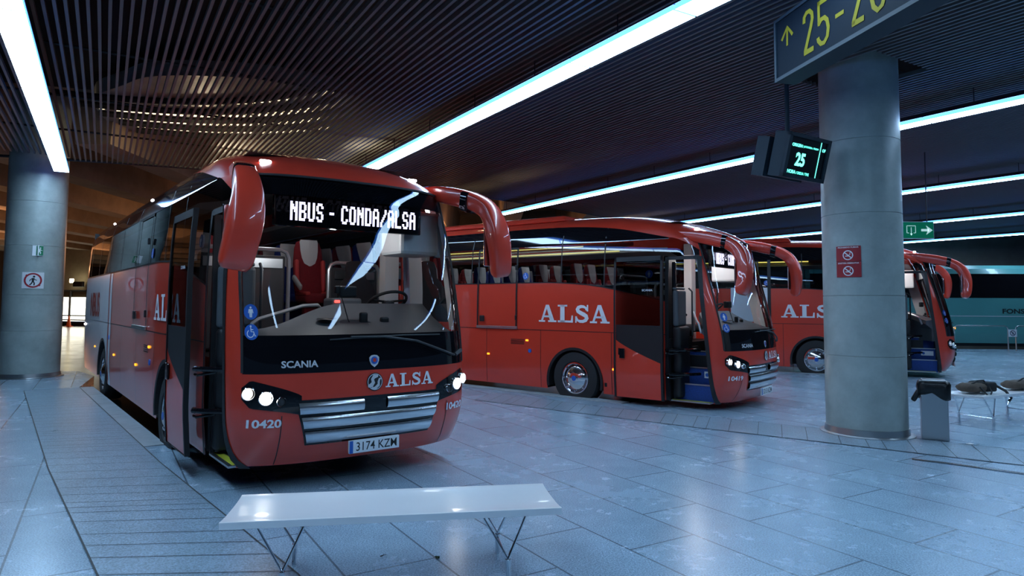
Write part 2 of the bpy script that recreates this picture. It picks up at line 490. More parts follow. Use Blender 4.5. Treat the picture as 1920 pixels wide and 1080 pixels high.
def b_lining(mb):
    for s in (-1, 1):
        mb.grid(lambda a, b: Vector((lerp(-11.8, -1.7, a), s*(Wz(lerp(1.2, 2.12, b))-.05), lerp(1.2, 2.12, b))), 2, 3)
        # luggage racks
        mb.add([(-11.5, s*1.14, 2.78), (-1.9, s*1.14, 2.78), (-1.9, s*.7, 2.86), (-11.5, s*.7, 2.86), (-11.5, s*.7, 2.93), (-1.9, s*.7, 2.93)],
               [(0, 1, 2, 3), (3, 2, 5, 4)])
def b_rooflining(mb):
    mb.grid(lambda a, b: Vector((lerp(-11.8, -.9, a), lerp(-.9, .9, b), 3.22)), 2, 2)
    mb.bb(-11.75, -11.7, -1.15, 1.15, 1.2, 3.2)
def b_pillar(s):
    return lambda mb: mb.grid(lambda a, b: Pt(s*lerp(66, 88 if s > 0 else 76, a), lerp(1.37, 2.88, b))*1+Vector((-.04, -s*.045, 0)), 4, 14)
def b_bpillar(mb): mb.bb(-1.68, -1.52, .98, 1.17, .9, 3.0)
def b_locker(mb): mb.rbox((-.72, .88, 2.46), (.5, .5, .5), .04)
def b_dash(mb):
    # dashboard: cross sections over y, rising towards the driver
    secs = []
    for k in range(23):
        y = lerp(-1.08, 1.12, k/22)
        t = max(0, min(1, (y+1.05)/1.2)); t = t*t*(3-2*t)
        xf = Pf(y, 1.36).x-.05 if abs(y) < 1.0 else Pf(sgn(y)*1.0, 1.36).x-.14*(abs(y)-1)/.1-.05
        xb = lerp(-.42, -.95, t); zk = lerp(1.41, 1.66, t)
        secs.append([(xf, y, 1.35), (xf-.12, y, 1.385), (lerp(xf, xb, .5), y, lerp(1.4, 1.5, t)), (xb+.12, y, zk), (xb, y, zk-.02), (xb-.02, y, zk-.1), (xb+.1, y, 1.2), (xb+.1, y, .9), (xf-.1, y, .9)])
    mb.loft(secs)
def b_speaker(mb): mb.lathe([(.001, .012), (.085, .012), (.1, 0)], (-.3, -.28, 1.5), 'Z', 28)
def b_dashbits(mb):
    mb.rbox((-.3, .12, 1.47), (.05, .09, .2), .02); mb.rbox((-.3, .36, 1.44), (.05, .1, .16), .02)
    mb.tube([(-.25, .02, 1.3), (-.3, -.05, 1.5), (-.35, -.1, 1.72)], .006, 6)
    mb.rbox((-.4, -.02, 1.78), (.09, .19, .12), .02); mb.rbox((-.4, -.13, 1.8), (.05, .05, .08), .01)
def b_rail(mb):
    mb.tube([(-.5, -.95, 1.3), (-.55, -.93, 1.46), (-.62, -.85, 1.5), (-.92, -.3, 1.63), (-1.0, -.1, 1.64), (-1.02, -.05, 1.6), (-1.02, -.05, 1.3)], .02, 8)
def b_wheelst(mb):
    c = Vector((-1.02, .76, 1.68)); u = Vector((0, 1, 0)); w = Vector((.75, 0, .45)).normalized()
    mb.tube([c+(u*math.cos(2*PI*k/28)+w*math.sin(2*PI*k/28))*.23 for k in range(28)], .018, 8, closed=True)
    mb.rbox(c-Vector((-.02, 0, .02)), (.1, .13, .06), .02); mb.tube([c, c+Vector((.2, 0, -.3))], .03, 8)
    for a in (10, 170, 270): mb.tube([c, c+(u*math.cos(rad(a))+w*math.sin(rad(a)))*.22], .014, 6)
def b_dseat(mb):
    mb.rbox((-1.5, .72, 1.32), (.5, .52, .14), .05, 3)
    secs = []
    for z, w, d, x in ((1.36, .26, .07, -1.72), (1.6, .27, .07, -1.76), (1.8, .26, .065, -1.79), (1.93, .2, .06, -1.81), (1.98, .14, .055, -1.82), (2.1, .14, .05, -1.83), (2.18, .12, .04, -1.84), (2.2, .05, .02, -1.84)):
        secs.append([(x+d*math.cos(a), .72+w*(abs(math.cos(a+PI/2))**.6)*sgn(math.cos(a+PI/2)), z) for a in [2*PI*k/20 for k in range(20)]])
    mb.loft(secs)
    mb.tube([(-1.5, .72, .9), (-1.5, .72, 1.28)], .1, 12); mb.rbox((-1.55, .44, 1.58), (.34, .06, .05), .02)
def b_partition(mb):  # dark partition panels behind the driver and behind the steps
    mb.rbox((-2.08, .8, 1.62), (.05, .66, 1.0), .02); mb.rbox((-1.98, -.64, 1.68), (.05, 1.0, 1.1), .02)
def b_partrail(mb):
    for y0, y1, x, z in ((.45, 1.15, -2.05, 2.18), (-1.16, -.1, -1.95, 2.3)):
        mb.tube([(x, y0, 1.15), (x, y0, z-.1), (x, y0+.03, z-.03), (x, y0+.1, z), (x, y1-.1, z), (x, y1-.03, z-.03), (x, y1, z-.1), (x, y1, 1.15)], .025, 8)
def b_partplate(mb):
    mb.bb(-2.045, -2.03, .53, 1.08, 1.97, 2.07); mb.bb(-1.945, -1.93, -1.08, -.18, 2.08, 2.19)
SY = -1.03
def b_steps(mb):
    for k in range(3):
        mb.bb(-.94, -.2, SY+.25*k, SY+.02+.25*k, .17+.26*k, .44+.26*k)
        mb.bb(-.94, -.2, SY+.25*k, SY+.27+.25*k, .43+.26*k, .44+.26*k)
def b_cheek(mb):
    mb.bb(-.97, -.945, -1.18, -.3, .15, 1.2); mb.bb(-.22, -.19, -1.12, -.3, .2, 1.2)
def b_nosing(mb):
    mb.bb(-.94, -.26, -1.19, SY, .165, .185)
    for k in range(3): mb.bb(-.94, -.2, SY+.25*k-.012, SY+.25*k+.035, .438+.26*k, .456+.26*k)
def b_yellow(mb): mb.bb(-.94, -.27, -1.15, -1.08, .1855, .188)
def b_guard(mb):   # rounded dark housings and grey screen beside the steps
    mb.rbox((-.86, -1.0, 1.72), (.1, .36, .62), .04, 3)
    mb.rbox((-.87, -1.0, 2.05), (.08, .34, .04), .015, 2)
def b_guard2(mb):
    mb.rbox((-.84, -.98, 1.22), (.16, .4, .38), .05, 3); mb.rbox((-.84, -.98, .82), (.17, .4, .4), .06, 3); mb.rbox((-.84, -1.0, .42), (.16, .38, .4), .05, 3)
    mb.tube([(-.72, -.8, 1.25), (-.72, -.8, 2.0), (-.78, -.8, 2.06)], .016, 8)
def b_arms(mb):
    for z in (.62, 1.02):
        mb.tube([(-.95, -1.34, z), (-.88, -1.36, z), (-.78, -1.3, z), (-.6, -1.1, z), (-.52, -.95, z)], .026, 8)
        mb.tube([(-.95, -1.34, z-.06), (-.84, -1.34, z-.06), (-.72, -1.2, z-.03)], .014, 6)
    mb.tube([(-.9, -1.12, .2), (-.9, -1.12, 2.5)], .035, 10)
DX0, DX1, DY = -1.9, -.97, -.17
def dS(x, z, o=0): return Ps(-3, z, 0, -1)*1+Vector((x+3, DY-o, 0))
def zg(x): # lower edge of the door glass
    t = (x-DX0)/(DX1-DX0); return 1.2-.42*t**.75 if t > 0 else 1.2
def b_doorframe(mb):
    w = .04
    for a, b, lo, hi in ((DX0, DX0+w, .17, 2.6), (DX1-w, DX1, .17, 2.6), (DX0, DX1, 2.52, 2.6)):
        mb.grid(lambda u, v: dS(lerp(a, b, u), lerp(lo, hi, v), .012), 1, 20)
    for x in (DX0, DX1):
        mb.grid(lambda u, v: dS(x, lerp(.17, 2.6, v), lerp(-.035, .012, u)), 1, 20)
    mb.grid(lambda u, v: dS(lerp(DX0, DX1, u), 2.6, lerp(-.035, .012, v)), 1, 1)
    mb.grid(lambda u, v: dS(lerp(DX0, DX1, u), .17, lerp(-.035, .012, v)), 1, 1)
    # black lower sweep of the glass
    mb.grid(lambda u, v: dS(lerp(DX0+w, DX1-w, u), lerp(zg(lerp(DX0+w, DX1-w, u)), 1.42, v), .004), 16, 3)
def b_doorpanel(mb):
    for o in (.003, -.03):
        mb.grid(lambda u, v: dS(lerp(DX0+.03, DX1-.03, u), lerp(.18, zg(lerp(DX0+.03, DX1-.03, u)), v), o), 16, 12)
def b_doorglass(mb):
    mb.grid(lambda u, v: dS(lerp(DX0+.04, DX1-.04, u), lerp(1.42, 2.52, v), .0), 4, 12)
def b_doorhandle(mb):
    mb.rbox(dS(DX0+.17, .93, .02), (.1, .025, .17), .01); mb.rbox(dS(DX0+.11, .96, .02), (.02, .03, .12), .01)
def b_liftframe(mb):
    S = lambda x, z, o=0: Ps(x, z, o, -1)
    for a, b, lo, hi in ((-5.27, -5.23, 1.3, 2.9), (-4.24, -4.2, 1.3, 2.9)):
        patch(mb, S, a, b, lo, hi, 1, 16, .014)
    patch(mb, S, -5.27, -4.2, 2.86, 2.9, 1, 1, .014)
    mb.rbox((-5.12, -1.275, 1.47), (.12, .03, .12), .01); mb.rbox((-4.22, -1.275, 1.5), (.04, .03, .1), .01); mb.rbox((-4.22, -1.26, 2.5), (.05, .03, .09), .01)
def b_liftsill(mb): mb.rbox((-4.73, -1.27, 1.3), (1.08, .03, .05), .008)
def b_grillebase(mb):
    def f(a, b):
        z = lerp(.375, .79, b); w = lerp(.64, .76, b)
        return Pf(lerp(-w, w, a), z, .006)
    mb.grid(f, 24, 6)
    for s in (-1, 1):   # black headlight housings flowing into the grille
        def h(a, b):
            t = a; y = lerp(.7, 1.16, t)
            lo = lerp(.66, .74, t**.8); hi = lerp(.83, .97, min(1, t*1.2)**.8)
            if t > .88: lo += (t-.88)*.6; hi -= (t-.88)*.5
            return Pf(s*y, lerp(lo, hi, b), .007)
        mb.grid(h, 18, 5)
def b_grille(mb):
    def bar(y0, y1, z0, z1, k0, k1):
        def f(a, b):
            o = .016+.016*math.sin(b*PI)**.5
            return Pf(lerp(y0*lerp(k0, k1, b), y1*lerp(k0, k1, b), a), lerp(z0, z1, b), o)
        mb.grid(f, 20, 6)
    bar(-.71, -.12, .665, .765, 1, 1.02); bar(.12, .71, .665, .765, 1, 1.02)
    bar(-.67, .67, .535, .635, 1, 1.04); bar(-.63, .63, .40, .505, 1, 1.05)
LAMPS = [(1.115, .86, .048), (.99, .82, .052), (.87, .785, .036)]
def lampdisc(mb, y, z, r, o, prof):
    c = Pf(y, z, o); n = (Pf(y, z, .1)-Pf(y, z, 0)).normalized(); n = (n+Vector((1.2, 0, 0))).normalized()
    M = Vector((0, 0, 1)).rotation_difference(n).to_matrix()
    mb.lathe([(p*r, h) for p, h in prof], c, 'Z', 24, M)
def b_bezel(s, mb):
    for s in (s,):
        for y, z, r in LAMPS: lampdisc(mb, s*y, z, r, .0, [(1.25, 0), (1.25, .03), (1.1, .038), (1.02, .03), (1.0, .012), (.9, .008)])
def b_lampA(s, mb):
    for s in (s,): y, z, r = LAMPS[1]; lampdisc(mb, s*y, z, r, .014, [(.98, 0), (.8, .014), (.0, .02)])
def b_lampB(s, mb):
    for s in (s,): y, z, r = LAMPS[0]; lampdisc(mb, s*y, z, r, .014, [(.98, 0), (.8, .014), (.0, .02)])
def b_lampC(s, mb):
    for s in (s,): y, z, r = LAMPS[2]; lampdisc(mb, s*y, z, r, .014, [(.98, 0), (.0, .02)])
def b_mirror(s):
    def f(mb):
        P = [(-.95, 1.07, 3.0, .05, .05), (-.5, 1.11, 2.92, .12, .12), (-.15, 1.17, 2.84, .15, .14), (.08, 1.22, 2.77, .16, .13), (.24, 1.245, 2.67, .18, .13), (.34, 1.265, 2.53, .21, .13), (.38, 1.29, 2.36, .235, .13), (.38, 1.32, 2.17, .225, .12), (.35, 1.35, 2.0, .21, .11), (.34, 1.36, 1.94, .16, .06)]
        if s > 0: P = [(x, y+.06*min(1, max(0, x/.2)), z+.02, w*.8 if x > .2 else w, h*.9) for x, y, z, w, h in P]
        # resample
        Q = []
        for i in range(len(P)-1):
            for k in range(4):
                t = k/4; p0 = P[max(i-1, 0)]; p1 = P[i]; p2 = P[i+1]; p3 = P[min(i+2, len(P)-1)]
                Q.append([.5*(2*b+(c-a)*t+(2*a-5*b+4*c-d)*t*t+(3*b-a-3*c+d)*t**3) for a, b, c, d in zip(p0, p1, p2, p3)])
        Q.append(P[-1])
        secs = []
        for i, q in enumerate(Q):
            a = Q[max(i-1, 0)]; b = Q[min(i+1, len(Q)-1)]
            t = Vector((b[0]-a[0], b[1]-a[1], b[2]-a[2])).normalized()
            u = Vector((0, 1, 0)); u = (u-t*u.dot(t)).normalized(); w = t.cross(u).normalized()
            wd = q[3]*.62; th = q[4]*.8
            sec = []
            for k in range(16):
                an = 2*PI*k/16; cx = abs(math.cos(an))**.42*sgn(math.cos(an)); sy = abs(math.sin(an))**.42*sgn(math.sin(an))
                p = Vector(q[:3])+u*cx*wd+w*sy*th; sec.append((p.x, p.y*s, p.z))
            secs.append(sec)
        mb.loft(secs)
    return f
def b_mirrorband(s):
    def f(mb):
        secs = []
        for x, y, z in ((.0, 1.2, 2.8), (.08, 1.222, 2.772)):
            sec = []
            for k in range(16):
                an = 2*PI*k/16; cx = abs(math.cos(an))**.42*sgn(math.cos(an)); sy = abs(math.sin(an))**.42*sgn(math.sin(an))
                sec.append((x+.02*sy, s*(y+cx*.104), z+sy*.11))
            secs.append(sec)
        mb.loft(secs)
    return f
def b_mirrorglass(s):
    def f(mb):
        mb.rbox((.27, s*1.34, 2.28), (.02, .2, .42), .008)
    return f
def b_wiper(mb):
    def path(pts, r): mb.tube([Pf(y, z, o) for y, z, o in pts], r, 6)
    path([(.95, 1.12, .03), (.7, 1.2, .04), (.45, 1.285, .04), (.1, 1.335, .035), (-.25, 1.34, .03)], .013)
    path([(-.45, 1.32, .03), (-.1, 1.335, .03), (.3, 1.345, .03), (.75, 1.34, .03)], .008)
    path([(.98, 1.12, .02), (1.1, 1.16, .02)], .02)
def b_marker(s):
    return lambda mb: mb.rbox(Pf(s*.83, 3.07, .008), (.05, .11, .03), .012)
SM = [(-4.95, .75), (-7.2, .75), (-9.9, .75), (-3.95, 1.06), (-2.0, .62)]
def b_topmark(mb):
    for x in (-5.2, -9.2): mb.rbox(Ps(x, 3.2, .01), (.09, .03, .03), .008)
def b_fuel(mb):
    for x, z in ((-3.88, .86), (-7.9, 1.02)):
        for a, b in ((.04, .01),): mb.lathe([(.001, .012), (a, .012), (a, 0)], Ps(x, z, .0)+Vector((0, -.0, 0)), 'Y', 16, Matrix(((1, 0, 0), (0, -1, 0), (0, 0, 1))))
PX = .245
def b_plate(mb): mb.rbox((PX, 0, .325), (.03, .52, .12), .006)
def decal(sh, y0, z0, o=.013, sy=1):
    # lettering on the front: image left = -y
    return lambda mb: mb.mapped(sh, lambda x, y: Pf(y0+x, z0+y, o))
def sdecal(sh, x0, z0, o=.01):
    # door side: reading direction towards the front (+x)
    return lambda mb: mb.mapped(sh, lambda x, y: Ps(x0+x, z0+y, o, -1))
FONT = {'N': '110011/111011/111111/110111/110011/110011/110011', 'B': '111110/110011/110011/111110/110011/110011/111110',
 'U': '110011/110011/110011/110011/110011/110011/011110', 'S': '011110/110011/110000/011110/000011/110011/011110',
 'C': '011110/110011/110000/110000/110000/110011/011110', 'O': '011110/110011/110011/110011/110011/110011/011110',
 'D': '111110/110011/110011/110011/110011/110011/111110', 'A': '011110/110011/110011/111111/110011/110011/110011',
 'L': '110000/110000/110000/110000/110000/110000/111111', '/': '000011/000011/000110/001100/011000/110000/110000',
 '-': '000000/000000/000000/111100/000000/000000/000000', ' ': '000000/000000/000000/000000/000000/000000/000000'}
def b_led(mb):
    txt = 'NBUS - CONDA/ALSA'; px = .0126; pz = .0136; x0 = -.66; n = len(txt); z0 = 2.665
    col = 0
    for ch in txt:
        rows = FONT[ch].split('/'); w = 6 if ch not in ' -' else (3 if ch == ' ' else 5)
        for r in range(14):
            for c in range(w):
                if rows[r//2][c] == '1':
                    y = x0+(col+c)*px; z = z0-r*pz
                    mb.add([(-.335, y, z), (-.335, y+px*.74, z), (-.335, y+px*.74, z-pz*.8), (-.335, y, z-pz*.8)], [(0, 1, 2, 3)])
        col += w+1
def b_ledbox(mb):
    mb.rbox((-.38, .0, 2.585), (.08, 1.62, .33), .012)
def b_tyre(mb):
    mb.lathe([(.29, 0), (.31, -.03), (.42, -.035), (.475, -.02), (WR, .02), (WR, .24), (.47, .28), (.3, .28)], (0, 0, 0), 'Y', 48)
    for a in range(0): pass
def b_rim(mb):
    mb.lathe([(.295, .0), (.29, -.02), (.27, -.022), (.255, .0), (.235, .02), (.2, -.01), (.12, -.045), (.085, -.06), (.001, -.062)], (0, 0, 0), 'Y', 40)
    for k in range(8):
        a = 2*PI*k/8; mb.tube([(.245*math.cos(a), -.0, .245*math.sin(a)), (.245*math.cos(a), -.022, .245*math.sin(a))], .02, 8)
def b_hub(mb): mb.lathe([(.05, -.058), (.048, -.066), (.001, -.068)], (0, 0, 0), 'Y', 20)
def b_seatbase(mb):
    mb.rbox((0, 0, .40), (.44, .42, .14), .05, 3); mb.rbox((-.05, 0, .17), (.12, .3, .32), .02)
    secs = []
    for z, w, d, x in ((.38, .2, .06, -.2), (.6, .22, .065, -.24), (.9, .22, .06, -.29), (1.1, .2, .05, -.32), (1.2, .17, .04, -.33), (1.23, .1, .02, -.335)):
        secs.append([(x+d*math.cos(a), w*(abs(math.sin(a))**.55)*sgn(math.sin(a)), z) for a in [2*PI*k/20 for k in range(20)]])
    mb.loft(secs)
def b_bolster(mb):
    for s in (-1, 1):
        M = Matrix.Rotation(-.1, 3, 'Y')
        mb.rbox((-.2, s*.19, .72), (.07, .06, .46), .028, 3, M)
        mb.rbox((.02, s*.18, .47), (.4, .07, .05), .02, 2)
def b_headrest(mb):
    secs = []
    for z, w in ((.86, .02), (.9, .08), (.98, .11), (1.08, .125), (1.2, .13), (1.235, .12)):
        x = lerp(-.225, -.285, (z-.86)/.38)
        secs.append([(x+.0, -w, z), (x+.012, 0, z), (x, w, z), (x-.02, w, z), (x-.02, -w, z)])
    mb.loft(secs)
def b_armrest(mb): mb.rbox((-.02, -.25, .62), (.34, .05, .08), .025, 3, Matrix.Rotation(.5, 3, 'Y'))

def coach(name_label, loc, fwd, number, plate, rich=True, dz=0.):
    rz = math.atan2(fwd[1], fwd[0])
    T = thing('coach_bus', name_label, 'bus', (loc[0], loc[1], dz), rz, 'red coaches in the bays')
    p = lambda key, name, fn, mats, par=T, **k: part(key, name, fn, mats, par, **k)
    body = p('body', 'body', b_body, RED, smooth=True, angle=35)
    p('livery', 'rear_livery_panel', b_livery, WHITEP, body, smooth=True)['label'] = 'white rear livery panel'
    p('seams', 'panel_seam', b_seams, BLKM, body)
    for s in (-1, 1): p('vents%d' % s, 'air_vent', lambda mb: b_vents(s, mb), BLKM, body)
    p('frit', 'window_top_band', b_frit, BLK, body, smooth=True)
    p('bf', 'front_black_panel', b_blackfront, BLK, smooth=True)['label'] = 'glossy black panel'
    w = p('ws', 'windscreen', b_windscreen, GLASSW, smooth=True)
    p('gask', 'windscreen_seal', b_gasket, RUB, w, smooth=True)
    p('tb', 'tinted_band', b_topband, BLK, w, smooth=True)
    g = p('sg', 'side_window', b_sideglass, GLASSS, smooth=True)
    p('posts', 'window_trim', b_posts, BLKM, g)
    p('dw', 'driver_window', b_driverwin, GLASSC, smooth=True)
    for s in (-1, 1):
        for w_ in WX: p('at%d%.1f' % (s, w_), 'wheel_arch', b_archtrim(s, w_), BLKM, body)
    p('ch', 'chassis', b_chassis, BLKM)
    p('fl', 'saloon_floor', b_saloonfloor, GREYD)
    p('li', 'inner_lining', b_lining, GREYL); p('rli', 'roof_lining', b_rooflining, ROOFL)
    for s in (-1, 1): p('pil%d' % s, 'inner_pillar', b_pillar(s), PALE if s > 0 else GREYL)
    p('bpl', 'window_post', b_bpillar, PALE); p('lck', 'overhead_locker', b_locker, PALE)
    d = p('da', 'dashboard', b_dash, GREYP, smooth=True, angle=30)
    p('db', 'dashboard_gadget', b_dashbits, BLKM, d); p('dsp', 'dashboard_speaker', b_speaker, BLKM, d)
    p('rl', 'grab_rail', b_rail, TUBEG, d, smooth=True)
    p('stw', 'steering_wheel', b_wheelst, BLKM, smooth=True)
    p('ds', 'driver_seat', b_dseat, DSEAT, smooth=True, angle=60)
    q = p('pa', 'partition', b_partition, GREYD)
    p('pr', 'partition_rail', b_partrail, TUBEG, q, smooth=True)
    p('pp', 'partition_plate', b_partplate, STEEL, q)
    p('chk', 'step_cheek', b_cheek, BLKM)
    st = p('st', 'entry_step', b_steps, BLUEC); st['label'] = 'blue carpeted entry steps'
    p('no', 'step_nosing', b_nosing, STEEL, st)
    p('yst', 'step_edge_stripe', b_yellow, YST, st)
    p('stk', 'step_sticker', lambda mb: mb.bb(-.52, -.26, SY+.243, SY+.246, .54, .65), WHITE, st)
    p('stk2', 'step_sticker_mark', lambda mb: mb.mapped(disc(.03), lambda x, y: (-.47+x, SY+.24, .595+y)), BLUE, st)
    p('gu', 'entrance_screen', b_guard, GREYP); p('gu2', 'entrance_housing', b_guard2, BLKM, smooth=True)
    dr = p('df', 'door', b_doorframe, BLKM)
    p('dp', 'door_panel', b_doorpanel, RED, dr, smooth=True)
    p('dg', 'door_glass', b_doorglass, GLASSS, dr)
    p('dh', 'door_handle', b_doorhandle, BLK, dr)
    p('ar', 'door_arm', b_arms, BLK, dr, smooth=True)
    lf = p('lf', 'lift_door', b_liftframe, BLKM); p('ls', 'lift_door_sill', b_liftsill, STEEL, lf)
    gr = p('gb', 'grille', b_grillebase, BLK, smooth=True)
    p('gc', 'grille_bar', b_grille, CHROMEB, gr, smooth=True)['label'] = 'chrome grille bars'
    for s in (-1, 1):
        bz = p('bz%d' % s, 'headlight', lambda mb: b_bezel(s, mb), CHROME, smooth=True)
        p('la%d' % s, 'main_beam', lambda mb: b_lampA(s, mb), LAMPW, bz, smooth=True); p('lb%d' % s, 'dipped_beam', lambda mb: b_lampB(s, mb), LAMPW2, bz, smooth=True); p('lc%d' % s, 'fog_lamp', lambda mb: b_lampC(s, mb), GREYD, bz, smooth=True)
    for s, k in ((-1, 'r'), (1, 'l')):
        m = p('mi'+k, 'wing_mirror', b_mirror(s), RED, smooth=True, angle=50)
        p('mb'+k, 'mirror_joint', b_mirrorband(s), BLK, m, smooth=True)
        p('mg'+k, 'mirror_glass', b_mirrorglass(s), CHROME, m)
    p('wi', 'wiper', b_wiper, BLKM, smooth=True)
    for s in (-1, 1): p('mk%d' % s, 'roof_marker_light', b_marker(s), MARK)
    [p('sm%.1f' % x, 'side_marker_light', lambda mb: mb.rbox(Ps(x, z, .008), (.06, .02, .035), .006), AMBER) for x, z in SM]
    if rich == 1:
        p('tmk', 'side_roof_light', b_topmark, MARK)
        p('rmk', 'rear_corner_light', lambda mb: mb.rbox((-11.85, -1.25, 1.15), (.06, .05, .05), .01), MARK)
    p('fu', 'fuel_cap', b_fuel, BLUE)
    # lettering
    p('alsaf', 'front_lettering', decal(alsa(.125, .55), .1, .855), WHITE)
    p('alsas', 'side_lettering', sdecal(alsa(.33, 1.58), -3.66, 1.43), WHITE)
    lg = p('lg', 'front_emblem', lambda mb: mb.mapped(disc(.085), lambda x, y: Pf(-.01+x, .915+y, .008)), BLKM)
    def swoosh(mb):
        mb.mapped(disc(.077, 28, 0, 0, .07), lambda x, y: Pf(-.01+x, .915+y, .012))
        mb.mapped(ribbon([(-.06, -.045), (-.02, -.035), (.0, -.01), (-.01, .02), (.01, .045), (.055, .05)], [.02, .045, .04, .035, .04, .02]), lambda x, y: Pf(-.028+x*.9, .92+y, .012))
        mb.mapped(ribbon([(-.055, -.05), (-.01, -.05), (.03, -.02), (.03, .01), (.04, .035), (.06, .04)], [.015, .03, .03, .025, .02, .012]), lambda x, y: Pf(.0+x*.9, .905+y, .013))
    p('sw', 'emblem_mark', swoosh, SILVER, lg)
    def badge(mb):
        mb.mapped(([(0, -.062), (.035, -.035), (.05, .0), (.052, .03), (.03, .05), (0, .054), (-.03, .05), (-.052, .03), (-.05, 0), (-.035, -.035)], [list(range(10))]), lambda x, y: Pf(-.015+x, 1.115+y, .012))
    bd = p('bdg', 'shield_badge', badge, SILVER)
    p('bdg2', 'shield_badge_face', lambda mb: mb.mapped(disc(.036, 20), lambda x, y: Pf(-.015+x, 1.118+y, .016)), BLUE, bd)
    p('bdg3', 'shield_badge_mark', lambda mb: mb.mapped(([(0, -.02), (.018, -.005), (.012, .02), (-.012, .02), (-.018, -.005)], [[0, 1, 2, 3, 4]]), lambda x, y: Pf(-.015+x, 1.118+y, .02)), REDL if False else RED, bd)
    p('sca', 'maker_lettering', decal(fit(text_shape('SCANIA', .062, .026), .31), -.87, 1.08, .02), SILVER)
    p('scd', 'door_lettering', lambda mb: mb.mapped(fit(text_shape('SCANIA', .035, .022), .2), lambda x, y: dS(DX0+.55+x, 2.0+y, .006)), SILVER, dr)
    for y0 in ((-1.12, .85) if number else ()):
        p('num%s%.1f' % (number, y0), 'fleet_number', lambda mb: mb.mapped(fit(text_shape(number, .075, .03), .26), lambda x, y: Pf(y0+x, .56+y, .012)), WHITE)
    pl = p('pl', 'number_plate', b_plate, WHITE)
    p('plb', 'plate_band', lambda mb: mb.mapped(rect(-.257, .268, -.222, .382), lambda x, y: (PX+.0165, x, y)), BLUE, pl)
    if plate: p('plt'+plate, 'plate_lettering', lambda mb: mb.mapped(shift(fit(text_shape(plate, .08, .004), .42), -.19, .285), lambda x, y: (PX+.0165, x, y)), BLKM, pl)
    for z, sh in ((1.58, scaled(man(), .1, 0, -.05)), (1.40, scaled(wheelchair(), .12))):
        sk = p('skf%.1f' % z, 'windscreen_sticker', lambda mb: mb.mapped(disc(.07), lambda x, y: Pf(-1.09+x*.7, z+y, .006)), BLUE)
        p('skm%.1f' % z, 'sticker_mark', lambda mb: mb.mapped(sh, lambda x, y: Pf(-1.09+x*.7, z+y, .009)), WHITE, sk)
    for x0, z, sh in ((-4.0, 2.32, scaled(wheelchair(), .11)), (-1.3, 2.3, scaled(man(), .1, 0, -.05))):
        sk = p('sks%.1f' % x0, 'side_sticker', lambda mb: mb.mapped(disc(.07), lambda x, y: Ps(x0+x, z+y, .013)), BLUE)
        p('ssm%.1f' % x0, 'side_sticker_mark', lambda mb: mb.mapped(sh, lambda x, y: Ps(x0+x, z+y, .016)), WHITE, sk)
    p('nb', 'rear_lettering', sdecal(fit(text_shape('NBUS', .5, .03), 1.5), -10.9, 1.35), RED)['label'] = 'red lettering on white rear panel'
    # destination sign
    lb = p('lbx', 'destination_display', b_ledbox, BLK); p('led', 'display_dots', b_led, LEDW, lb)
    # wheels
    for x in WX:
        for s in (-1, 1):
            w = p('ty', 'wheel', b_tyre, RUB, smooth=True, angle=30)
            w.location = (x, s*1.2, WZ-dz-.005)
            if s > 0: w.rotation_euler = (0, 0, PI)
            p('ri', 'wheel_rim', b_rim, CHROME, w, smooth=True, angle=30); p('hu', 'hub_emblem', b_hub, BLUE, w)
    # lamps inside
    il = rich == 2 and p('il', 'saloon_light', lambda mb: [mb.bb(-9.0, -2.6, s*.5-.03, s*.5+.03, 3.215, 3.23) for s in (-1, 1)]+[mb.bb(-.95, -.75, -.3, .3, 3.02, 3.03)], INLIGHT)
    if rich != 1: p('yl', 'rack_light', lambda mb: [mb.bb(-9.6, -3.0, s*.69-.01, s*.69+.01, 2.885, 2.91) for s in (-1, 1)], YELLOWL)
    if rich:
        rows = 5 if rich == 1 else 8
        for r in range(rows):
            for j, y in enumerate((-.88, -.4, .6, 1.0)):
                if rich == 1 and (j == 3 or (r > 2 and j == 0)): continue
                blue = (r+(j > 1)) % 3 == 2 or (r == 3)
                x = -2.72-r*.83+(0 if y < 0 else -.15)
                c = p('se'+str(blue), 'passenger_seat', b_seatbase, SEATB if blue else SEATR, smooth=True, angle=50)
                c.location = (x, y, 1.32)
                p('hr', 'headrest', b_headrest, HEADR, c)['label'] = 'white headrest cover'
                if not blue: p('bo', 'side_bolster', b_bolster, SEATL, c, smooth=True)
                if r < 2: p('am', 'armrest', b_armrest, GREYL, c, smooth=True)
        if rich == 1:
            p('rdl', 'ticket_machine_light', lambda mb: mb.rbox((-1.05, .15, 1.68), (.04, .06, .03), .01), REDL)
            p('tm', 'ticket_machine', lambda mb: mb.rbox((-1.25, .3, 1.55), (.3, .36, .34), .03), GREYP)
    return T
# ================================================================== PLACE
AZ = -31.2
SD = Vector((math.sin(rad(AZ)), math.cos(rad(AZ)), 0))    # along the strips, away from the viewer
SN = Vector((SD.y, -SD.x, 0))                              # across the strips, to the right
CC = Vector((-18.7, 41.8, 0)); CR = 27.8                   # centre of the bus roundabout
HC = 4.95

def az(a): return Vector((math.sin(rad(a)), math.cos(rad(a)), 0))
BUSES = [dict(o=Vector((-1.453, 6.695, 0)), back=-37.6), dict(o=Vector((4.163, 11.74, 0)), back=-51.), dict(o=Vector((10.82, 17.03, 0)), back=-65.), dict(o=Vector((25.5, 28.1, 0)), back=-85.)]
for b in BUSES:
    b['f'] = -az(b['back']); b['l'] = Vector((-b['f'].y, b['f'].x, 0))

